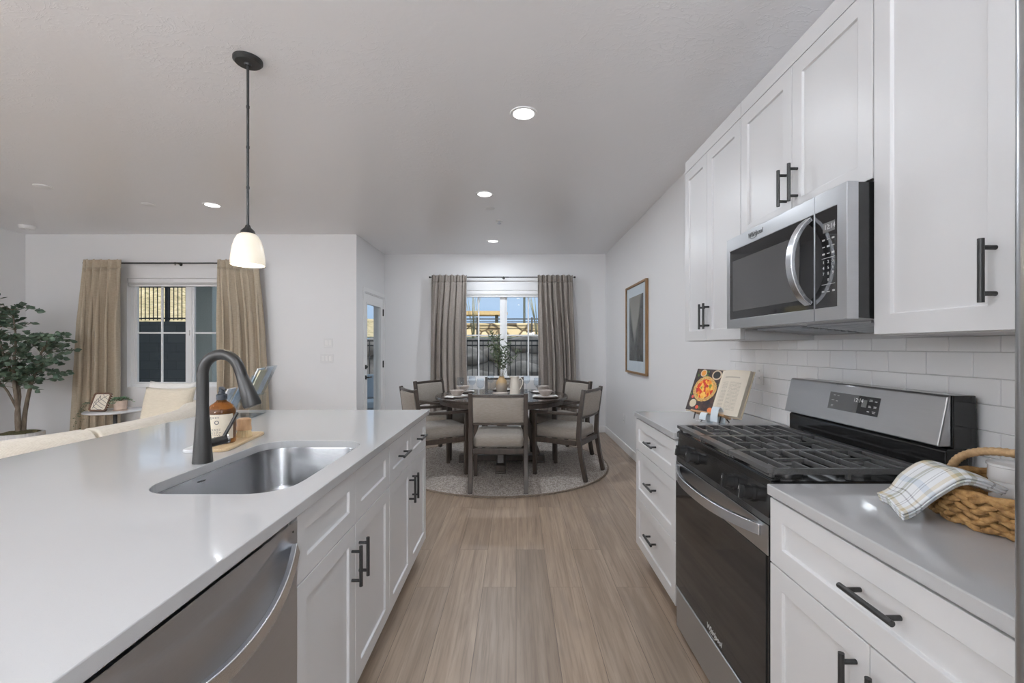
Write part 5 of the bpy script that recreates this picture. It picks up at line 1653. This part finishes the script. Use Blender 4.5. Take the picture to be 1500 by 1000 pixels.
# ================================================================== living room
def potted_tree():
    px, py = -5.60, 5.05
    r = thing('ribbed_planter', 'white ribbed ceramic planter in the far left corner', 'planter', (px, py, 0))
    n = 168
    lo = []
    for rr, z in ((.150, 0), (.165, .006), (.185, .12), (.197, .30), (.198, .340), (.192, .345), (.182, .345), (.178, .300), (.17, .28)):
        l = []
        for k in range(n):
            a = 2 * pi * k / n
            q = rr + (.0035 * (1 if (k % 4) in (0, 1) else -1) if .004 < z < .335 and rr > .16 and z != .28 and z != .300 or z == .30 else 0)
            l.append((px + q * cos(a), py + q * sin(a), z))
        lo.append(l)
    MB().rings(lo).build('pot', M['pot_white'], r, smooth=30)
    t = thing('eucalyptus_tree', 'faux eucalyptus tree with round grey-green leaves and forked trunk', 'potted tree', (px, py, .282))
    m = MB(); rd = random.Random(7)
    m.grid(lambda u, v: (px + .168 * v * cos(2 * pi * u), py + .168 * v * sin(2 * pi * u), .345 + .022 * (1 - v * v) + .008 * noise.noise((u * 9, v * 7, 1))), 36, 8, closed_u=True)
    m.build('moss', M['moss'], t, smooth=60)
    tr = MB(); tw = MB(); lf = MB()
    trunks = [[(-.02, 0, .283), (-.025, -.01, .55), (.01, -.02, .80), (-.06, -.03, 1.02), (-.16, -.05, 1.30), (-.20, -.05, 1.62)],
              [(.02, .01, .283), (.03, .02, .55), (.09, .02, .85), (.16, .02, 1.05), (.24, .0, 1.25), (.34, -.02, 1.38)],
              [(0, -.02, .283), (.02, -.04, .60), (.0, -.06, .90), (.02, -.08, 1.15), (.04, -.08, 1.40), (.0, -.08, 1.72)],
              [(-.02, -.01, .60), (-.10, -.06, .85), (-.21, -.12, 1.0), (-.32, -.15, 1.16), (-.40, -.16, 1.30)]]
    O = Vector((px, py, 0))
    def spl(P, n=14):
        P = [Vector(p) for p in P]; out = []
        for i in range(n + 1):
            s = i / n * (len(P) - 1); k = min(int(s), len(P) - 2); f = s - k
            p0, p1, p2, p3 = P[max(k - 1, 0)], P[k], P[k + 1], P[min(k + 2, len(P) - 1)]
            out.append(.5 * ((2 * p1) + (p2 - p0) * f + (2 * p0 - 5 * p1 + 4 * p2 - p3) * f * f + (3 * p1 - p0 - 3 * p2 + p3) * f ** 3))
        return out
    def leaves_along(pts, every=1, L=.058):
        for i in range(1, len(pts)):
            d = (pts[i] - pts[i - 1]).normalized()
            for s in (0, 1):
                b = rd.uniform(0, 2 * pi)
                side = Vector((cos(b), sin(b), rd.uniform(-.2, .5)))
                l = L * rd.uniform(.7, 1.15)
                c = pts[i] + side.normalized() * .012
                lf.leaf(c, side + d * .5, (rd.uniform(-1, 1), rd.uniform(-1.4, .4), rd.uniform(.2, 1.2)), l, l * .86, .06, 4)
        lf.leaf(pts[-1], (pts[-1] - pts[-2]), (rd.uniform(-1, 1), -1, .6), L, L * .8, .06, 4)
    def lim(p):
        q = Vector(p)
        q.x = max(-6.08, min(-4.92, q.x)); q.y = min(5.36, q.y); q.z = min(1.93, q.z)
        return q
    for j, P in enumerate(trunks):
        pts = [O + p for p in spl(P)]
        n = len(pts)
        tr.tube(pts, [.024 - .019 * i / n if j < 3 else .012 - .008 * i / n for i in range(n)], 8)
        for i in range(4 if j == 3 else 6, n):
            for q in range(5):
                a = rd.uniform(0, 2 * pi)
                ln = rd.uniform(.16, .34) * (1.0 if i < n - 3 else .8)
                d = Vector((cos(a), sin(a) * .8, rd.uniform(-.05, .75))).normalized()
                b = pts[i]
                e = [b, lim(b + d * ln * .5 + Vector((0, 0, .02))), lim(b + d * ln + Vector((0, 0, rd.uniform(-.05, .04))))]
                ee = spl(e, 7)
                tw.tube(ee, [.0035 - .0025 * k / 7 for k in range(8)], 5)
                leaves_along(ee[2:])
    for e in ([(.30, -.05, 1.12), (.45, -.1, 1.20), (.62, -.12, 1.235)], [(.25, 0, 1.25), (.40, -.05, 1.37), (.50, -.08, 1.43)], [(.16, .02, 1.05), (.33, -.05, 1.12), (.46, -.1, 1.16)],
              [(-.1, -.06, .85), (-.30, -.2, .98), (-.48, -.25, .99)], [(-.2, -.1, 1.45), (-.12, -.1, 1.70), (-.13, -.1, 1.87)]):
        pts = [O + p for p in spl(e, 9)]
        tw.tube(pts, [.004 - .0028 * k / 9 for k in range(10)], 5); leaves_along(pts[2:])
    tr.build('trunk', M['bark'], t, smooth=60); tw.build('twigs', M['twig'], t, smooth=60); lf.build('foliage', M['leaf_euc'], t, recalc=False)
potted_tree()

def side_table():
    cx, cy, zt_ = -4.41, 4.92, .615
    r = thing('side_table', 'round marble-topped side table on a black stem before the left curtain', 'side table', (cx, cy, 0))
    MB().lathe([(0, zt_ - .020), (.262, zt_ - .020), (.270, zt_ - .014), (.270, zt_ - .004), (.265, zt_), (0, zt_)], (cx, cy, 0), 64).build('tabletop', M['marble'], r, smooth=40)
    MB().cyl((cx, cy, .02), (cx, cy, zt_ - .0205), .019, n=20).build('stem', M['black_metal'], r, smooth=40)
    MB().lathe([(0, 0), (.17, 0), (.17, .012), (.16, .018), (0, .020)], (cx, cy, 0), 48).build('base', M['black_metal'], r, smooth=40)
    m = MB()
    for a in (0, pi / 2):
        m.obox(Matrix.Translation((cx, cy, zt_ - .027)) @ Matrix.Rotation(a + radians(35), 4, 'Z'), .46 if a == 0 else .2, .03, .012)
    m.build('bracket', M['black_metal'], r)
    z = zt_ + .0005
    # leaf-pattern frame leaning on the pot
    e = Vector((1, -.10, 0)).normalized(); back = Vector((.10, 1, 0)).normalized()
    up = (back * .36 + Vector((0, 0, .93))).normalized(); nrm = e.cross(up).normalized()
    if nrm.dot(back) > 0: nrm = -nrm
    Bc = Vector((-4.475, 4.775, z + .006))
    f = thing('leather_frame', 'brown leather frame with a black leaf drawing, leaning against the small pot', 'frame', Bc)
    FM = frame(Bc, e, up)
    if (FM.to_3x3() @ Vector((0, 0, 1))).dot(nrm) < 0: pass
    def pl(poly, z0, z1, holes=None):
        m = MB(); m.prism(poly, 'z', z0, z1)
        for v in m.bm.verts: v.co = FM @ v.co
        return m
    # ring frame
    m = MB(); o_, i_ = rrect(-.105, .105, .0, .205, .028, 6), rrect(-.088, .088, .017, .188, .018, 6)
    lp = []
    for poly, zz in ((o_, -.009), (o_, .009), (i_, .009), (i_, -.009)): lp.append([FM @ Vector((x, y, zz)) for x, y in poly])
    m.rings(lp, closed=True); m.build('border', M['leather'], f, smooth=40)
    pl(i_, -.007, .003).build('canvas', M['page'], f)
    m = MB(); sg = 1 if (FM.to_3x3() @ Vector((0, 0, 1))).dot(nrm) > 0 else -1
    zz = .0040 * 1
    def ln(p): m.tube([FM @ Vector((x, y, zz)) for x, y in p], .0021, 5)
    ln([(-.07, .03), (-.04, .09), (.02, .15), (.075, .182)])
    for k, (x, y) in enumerate(((-.062, .05), (-.045, .08), (-.025, .105), (0, .13), (.03, .155))):
        ln([(x, y), (x + .030, y - .012), (x + .060, y - .030), (min(.085, x + .105), max(.022, y - .045))])
        ln([(x, y), (x - .008, y + .03), (x - .002, min(.185, y + .06))] if k < 3 else [(x, y), (x - .02, y + .025), (x - .022, min(.186, y + .045))])
    m.build('leaf_drawing', M['ink'], f)
    m = MB()
    for k in range(7): m.lathe([(0, -.004), (.004, -.0025), (.004, .0025), (0, .004)], (0, 0, 0), 8, M=Matrix.Translation(FM @ Vector((.107, .03 + k * .025, 0))))
    m.build('stud', M['white_gloss'], f, smooth=60)
    # succulent pot
    qx, qy = -4.335, 4.90
    p = thing('plant_pot', 'small blush clay pot on a saucer on the side table', 'pot', (qx, qy, z))
    MB().lathe([(0, .009), (.046, .009), (.054, .014), (.060, .06), (.061, .108), (.057, .110), (.054, .100), (0, .094)], (qx, qy, z), 36).build('pot', M['pot_pink'], p, smooth=40)
    MB().lathe([(0, 0), (.060, 0), (.068, .006), (.066, .0085), (.05, .0085), (0, .0085)], (qx, qy, z), 36).build('saucer', M['pot_pink'], p, smooth=40)
    s = thing('succulent', 'trailing pale green succulent in the blush clay pot', 'plant', (qx, qy, z + .095))
    rd = random.Random(3); st = MB(); lf = MB()
    for k in range(26):
        a = rd.uniform(0, 2 * pi); ln_ = rd.uniform(.05, .12)
        pts = [Vector((qx, qy, z + .096)) + Vector((cos(a) * ln_ * t, sin(a) * ln_ * t, .055 * sin(min(1, t * 1.4) * pi * .6) - .05 * t * t * (ln_ / .1))) for t in (0.05, .3, .6, .8, 1)]
        st.tube(pts, .0014, 4)
        for q in pts[1:]:
            for _ in range(3):
                b = rd.uniform(0, 2 * pi); lf.leaf(q, (cos(b), sin(b), rd.uniform(-.2, .9)), (rd.uniform(-1, 1), rd.uniform(-1, 1), 1), .024, .012, .1)
    st.build('stems', M['twig'], s); lf.build('leaves', M['leaf_succ'], s, recalc=False)
    # two tan books and a trailing sprig at the table's left edge
    for k, (hgt, lab) in enumerate(((.018, 'lower tan book at the left edge of the side table'), (.016, 'upper tan book stacked at the left edge of the side table'))):
        b = thing('book', lab, 'book', (-4.575, 4.90, z + (.0 if k == 0 else .0187)), rz=radians(20 + 6 * k), group='tan books on the side table')
        m = MB(); m.box(-.055, .055, -.08, .08, .0, .0022); m.box(-.055, .055, -.08, .08, hgt - .0022, hgt); m.box(-.055, -.0525, -.08, .08, .0022, hgt - .0022)
        m.build('cover', M['book_tan'], b, local=True); MB().box(-.0524, .052, -.077, .077, .0023, hgt - .0023).build('page_block', M['page'], b, local=True)
    s = thing('trailing_plant', 'wispy trailing sprig hanging over the left edge of the side table', 'plant', (-4.59, 4.88, z + .036))
    st = MB(); lf = MB()
    for k in range(9):
        a = radians(rd.uniform(185, 245)); L = rd.uniform(.12, .19); dr = rd.uniform(.05, .26)
        o = Vector((-4.59, 4.88, z + .0365))
        pts = [o + Vector((cos(a) * L * t, sin(a) * L * t, .012 + .045 * sin(pi * min(1, t * 1.2)) - dr * max(0, t - .55) ** 1.4 * 3)) for t in [i / 7 for i in range(8)]]
        st.tube(pts, .0011, 4)
        for q in pts[2:]:
            for _ in range(3):
                b = rd.uniform(0, 2 * pi); lf.leaf(q, (cos(b), sin(b), rd.uniform(-.8, .3)), (rd.uniform(-1, 1), rd.uniform(-1, 1), 1), .018, .010, .1)
    st.build('stems', M['twig'], s); lf.build('leaves', M['leaf_olive'], s, recalc=False)
side_table()

def sofa():
    ox, oy = -4.40, 3.20
    r = thing('curved_sofa', 'curved cream upholstered sofa with its back to the island', 'sofa', (ox + 1.4, oy, 0))
    def arc(a0, a1, prof, n=None):
        n = n or max(8, int(abs(a1 - a0) / 3))
        lo = []
        for k in range(n + 1):
            a = radians(a0 + (a1 - a0) * k / n)
            e = 1.0
            lo.append([(ox + q * cos(a), oy + q * sin(a), z) for q, z in prof])
        return MB().rings(lo)
    def rr(q0, q1, z0, z1, rad): return rrect(q0, q1, z0, z1, rad, 5)
    A0, A1, SP = -52, 50, -11.5
    arc(A0 + 1, A1 - 1, rr(.92, 1.76, .05, .26, .03)).build('base', M['sofa'], r, smooth=50)
    for a, b in ((A0, SP - .3), (SP + .3, A1)):
        arc(a, b, rr(1.58, 1.80, .262, .785, .088)).build('back_cushion', M['sofa'], r, smooth=50, bevel=.02, seg=3)
        arc(a + 1, b - .3 if b < A1 else b - 1, rr(.90, 1.575, .262, .44, .05)).build('seat_cushion', M['sofa'], r, smooth=50, bevel=.02, seg=3)
    for a in (-45, -15, 18, 44):
        for q in (1.05, 1.68):
            m = MB(); p = (ox + q * cos(radians(a)), oy + q * sin(radians(a)))
            m.cyl((*p, 0), (*p, .051), .022, .026, 14); m.build('foot', M['wood_dark'], r, smooth=40)
    def pillow(c, nrm, up, w, h, t, mat, label):
        nrm = Vector(nrm).normalized(); up = Vector(up); up = (up - nrm * up.dot(nrm)).normalized(); x = up.cross(nrm)
        m = MB()
        for s in (-1, 1):
            def fn(u, v):
                a, b = u * 2 - 1, v * 2 - 1
                k = max(0, (1 - a ** 4) * (1 - b ** 4)) ** .5
                pinch = 1 - .07 * (1 - abs(a) ** 2) * abs(b) ** 3
                pinch2 = 1 - .07 * (1 - abs(b) ** 2) * abs(a) ** 3
                return Vector(c) + x * (a * w / 2 * pinch2) + up * (b * h / 2 * pinch) + nrm * (s * t / 2 * k)
            m.grid(fn, 20, 20)
        bmesh.ops.remove_doubles(m.bm, verts=m.bm.verts, dist=1e-4)
        o = m.build('throw_pillow', mat, smooth=80)
        return tag(o, label, 'pillow', 'pillows on the curved sofa')
    def at(q, a, z): return (ox + q * cos(radians(a)), oy + q * sin(radians(a)), z)
    pillow((-3.285, 4.20, .700), (.16, -.90, .30), (0, .1, 1), .43, .48, .16, M['pillow'], 'sand-coloured throw pillow at the far end of the curved sofa, in front')
    pillow((-3.44, 4.41, .735), (.05, -.92, .30), (.03, .1, 1), .45, .48, .15, M['pillow_w'], 'pale throw pillow behind the sand-coloured one, nearest the window')
sofa()

# ================================================================== outdoors
o = MB().box(-16, 8, YW + .16, 9.6, -.30, -.10).build('floor_patio', M['concrete']); tag(o, 'grey concrete patio outside the windows', 'patio', None, 'structure')
o = MB().box(-16, 8, -3, YN + .2, H + .20, 6.0).build('wall_upper_shade', M['stucco']); tag(o, 'unseen upper block added above the ceiling to shade the patio', 'wall', None, 'structure')  # added block, lengthens the shadow over patio and bank
o = MB().box(-16, XL - .16, -3, YN + .2, -.10, H + .20).build('wall_side_shade', M['stucco']); tag(o, 'unseen stucco block added beyond the left wall to shade the garden wall', 'wall', None, 'structure')  # added block, keeps the sun off the garden wall
o = MB().box(-5.30, -4.96, 7.30, 8.60, -.10, H + .20).build('wall_patio', M['stucco'], bevel=.01); tag(o, 'pale grey-green stucco patio pier seen through the right sash', 'wall', None, 'structure')
o = MB().box(-18, -5.0, 10.0, 10.2, -.2, 1.88).build('wall_garden', M['block']); tag(o, 'dark grey concrete block garden wall outside the living window', 'wall', None, 'structure')

def interp(P, x):
    if x <= P[0][0]: return P[0][1]
    for (a, za), (b, zb) in zip(P, P[1:]):
        if x <= b: return za + (zb - za) * (x - a) / (b - a)
    return P[-1][1]
RIDGE = [(-34, 9.5), (-26, 8.2), (-22.5, 5.7), (-19, 4.6), (-15, 3.9), (-9, 3.0), (-4, 2.25), (12, 2.2)]
def hill_z(x, y):
    base = interp([(-9, 1.9), (-5.5, 1.62), (-3, 1.62), (12, 1.62)], x)
    top = interp(RIDGE, x * 28 / max(y, 1) if y > 28 else x)
    t = max(0, min(1, (y - 16.3) / 11.7))
    z = base + (top - base) * t
    return z + .18 * noise.noise((x * .45, y * .45, 0)) * (1 if x < -5 else .2) * t
m = MB(); m.grid(lambda u, v: (-36 + 50 * u, 13.6 + 16.4 * v, hill_z(-36 + 50 * u, 13.6 + 16.4 * v)), 100, 34, uv=False)
o = m.build('ground_hillside', M['hill'], smooth=60); tag(o, 'sunlit tan desert hillside beyond the garden wall', 'hillside', None, 'structure')
def bank_z(x, y):
    t = max(0, min(1, (y - 9.25) / 4.2)); t = t * t * (3 - 2 * t)
    return -.12 + 1.66 * t + (.16 * noise.noise((x * .9, y * .9, 3)) + .07 * noise.noise((x * 2.7, y * 2.7, 5))) * (1 if t > .02 else 0) * min(1, (13.75 - y) * 1.2 + .15)
m = MB(); m.grid(lambda u, v: (-4.95 + 12 * u, 9.2 + 4.55 * v, bank_z(-4.95 + 12 * u, 9.2 + 4.55 * v)), 90, 40, uv=False)
o = m.build('ground_bank', M['bank'], smooth=60); tag(o, 'shaded rocky bank rising behind the black patio fence', 'bank', None, 'structure')
o = MB().box(-4.3, 9, 15.9, 16.25, 1.45, 2.16).build('wall_terrace', M['masonry'], bevel=.03); tag(o, 'sunlit tan stone retaining wall seen through the dining window', 'wall', None, 'structure')
rd = random.Random(21)
for k, (x, y, s, lab) in enumerate(((-1.25, 11.9, .42, 'grey boulder low on the bank at the left of the dining window'), (-.50, 12.0, .38, 'boulder on the bank behind the olive branches'), (.42, 12.35, .52, 'large pale boulder on the bank right of the window mullion'),
                                    (1.45, 12.0, .36, 'dark boulder on the bank at the right edge of the dining window'), (-.95, 10.9, .38, 'boulder at the foot of the bank, left'), (.25, 11.2, .40, 'boulder at the foot of the bank, right'), (-3.95, 12.2, .45, 'boulder on the bank seen through the patio door'))):
    m = MB(); bmesh.ops.create_icosphere(m.bm, subdivisions=3, radius=s)
    zz = bank_z(x, y)
    for v in m.bm.verts:
        n_ = noise.noise(v.co * 2.4 + Vector((k * 7, 0, 0))); v.co *= 1 + .35 * n_; v.co.z *= .62; v.co.x *= 1.2
        v.co += Vector((x, y, zz + s * .18))
    tag(m.build('boulder', M['boulder'], smooth=35), lab, 'boulder', 'boulders on the bank')

def fence(name, x0, x1, y, zb, zt_, sp, post, label, spikes=False, thin=.008, two=True, dist=None):
    r = thing(name, label, 'fence', ((x0 + x1) / 2, y, zb))
    m = MB()
    m.box(x0, x1, y - .015, y + .015, zt_ - .035, zt_); m.box(x0, x1, y - .015, y + .015, zb + .06, zb + .09)
    if two: m.box(x0, x1, y - .015, y + .015, zt_ - .13, zt_ - .10)
    m.build('rails', M['fence'], r)
    m = MB(); n = int((x1 - x0) / sp)
    for k in range(n + 1):
        x = x0 + k * sp
        m.box(x - thin, x + thin, y - thin, y + thin, zb + .03, zt_ + (.09 if spikes else -.005))
    m.build('pickets', M['fence'], r)
    x = x0
    while x <= x1 + .01:
        MB().box(x - .03, x + .03, y - .03, y + .03, zb, zt_ + (.12 if spikes else .04)).build('post', M['fence'], r)
        x += post
    return r
fence('metal_fence', -4.85, 3.4, 9.1, -.10, 1.455, .11, 1.5, 'black metal picket fence at the foot of the bank, behind the dining window')
fence('metal_fence', -11.78, -5.2, 10.1, 1.88, 2.78, .092, 1.95, 'black spiked fence on top of the block wall outside the living window', spikes=True, thin=.007)
fence('metal_fence', -4.2, 6.0, 15.55, 1.62, 2.30, 9.0, .95, 'tall black post-and-rail fence in front of the sunlit stone wall')
r = thing('ramada', 'tan flat-roofed ramada on posts beyond the stone wall', 'shelter', (-2.6, 23.5, 2.0))
MB().box(-5.4, -.55, 22.2, 24.4, 2.98, 3.10).build('roof', M['ramada'], r); MB().prism([(22.0, 2.90), (22.0, 3.02), (22.2, 3.02), (22.2, 2.90)], 'x', -5.4, -.42).build('fascia', M['ramada'], r)
for x in (-4.9, -.98):
    MB().box(x - .08, x + .08, 22.5, 22.66, 1.9, 2.98).build('post', M['pole'], r)
o = MB().cyl((.33, 18.0, 1.6), (.33, 18.0, 5.4), .05, .04, 12).build('light_pole', M['pole']); tag(o, 'thin dark pole rising right of the window mullion', 'pole')
def ocotillo(x, y, z, n, h, spread, seed, label):
    rd = random.Random(seed); m = MB()
    for k in range(n):
        a = rd.uniform(0, 2 * pi); s = rd.uniform(.3, 1) * spread; hh = h * rd.uniform(.75, 1)
        m.tube([(x, y, z), (x + s * .35 * cos(a), y + s * .35 * sin(a), z + hh * .5), (x + s * cos(a), y + s * sin(a), z + hh)], [.011, .009, .004], 5)
    tag(m.build('ocotillo', M['shrub'], smooth=60), label, 'shrub', 'bare spindly shrubs')
ocotillo(-1.25, 13.0, 1.40, 9, 1.75, .28, 1, 'bare spindly shrub at the left of the dining window view')
ocotillo(.62, 13.0, 1.40, 11, 1.70, .42, 2, 'bare spindly shrub at the right of the dining window view')
ocotillo(-4.05, 12.8, 1.35, 6, 1.3, .3, 4, 'bare spindly shrub seen through the patio door')
c = thing('patio_chair', 'grey patio armchair with pale blue cushions outside the patio door', 'patio chair', (-2.72, 8.05, -.10), rz=radians(200))
m = MB()
for s in (-1, 1):
    m.box(s * .34 - .03, s * .34 + .03, -.36, -.30, 0, .80); m.box(s * .34 - .03, s * .34 + .03, .30, .36, 0, .62); m.box(s * .34 - .035, s * .34 + .035, -.36, .38, .62, .65)
m.box(-.31, .31, -.34, .34, .28, .33); m.box(-.31, .31, -.36, -.32, .33, .80)
m.build('frame', M['patio_frame'], c, local=True, bevel=.005)
MB().box(-.30, .30, -.20, .34, .332, .46).build('seat_cushion', M['patio_fab'], c, local=True, bevel=.03, seg=3)
MB().box(-.30, .30, -.315, -.205, .465, .90).build('back_cushion', M['patio_fab'], c, local=True, bevel=.03, seg=3)

def fill_lamp(x, y, label, k=1.0):  # lamps added out of view to fill the ceiling and room
    r = thing('fill_lamp', label, 'floor lamp', (x, y, 0), group='unseen fill lamps added behind the camera')
    MB().lathe([(0, 0), (.14, 0), (.14, .012), (.02, .022), (0, .022)], (x, y, 0), 36).build('base', M['black_metal'], r, smooth=35)
    MB().cyl((x, y, .02), (x, y, 1.72), .012, n=14).build('pole', M['black_metal'], r, smooth=40)
    MB().lathe([(.012, 1.70), (.05, 1.71), (.13, 1.76), (.165, 1.82), (.160, 1.82), (.125, 1.768), (.05, 1.722), (.012, 1.715)], (x, y, 0), 36, cap=False).build('fill_glow_bowl', M['fill_glow'], r, smooth=50)
    MB().lathe([(0, 1.716), (.03, 1.716), (.045, 1.735), (.03, 1.760), (0, 1.765)], (x, y, 0), 20).build('bulb', M['bulb'], r, smooth=60)
    d = bpy.data.lights.new('fill_uplight', 'AREA'); d.shape = 'DISK'; d.size = .28; d.energy = FILL_UP_W * k; d.color = LAMP_COL
    o = bpy.data.objects.new('fill_uplight', d); C.objects.link(o); o.parent = r; o.location = (0, 0, 1.80); o.rotation_euler = (pi, 0, 0)
fill_lamp(.55, -1.75, 'unseen fill lamp added behind the camera in the aisle', .75)
fill_lamp(-2.6, -1.7, 'unseen fill lamp added in the living room behind the island')
fill_lamp(-5.7, -1.6, 'unseen fill lamp added in the rear left corner', .8)
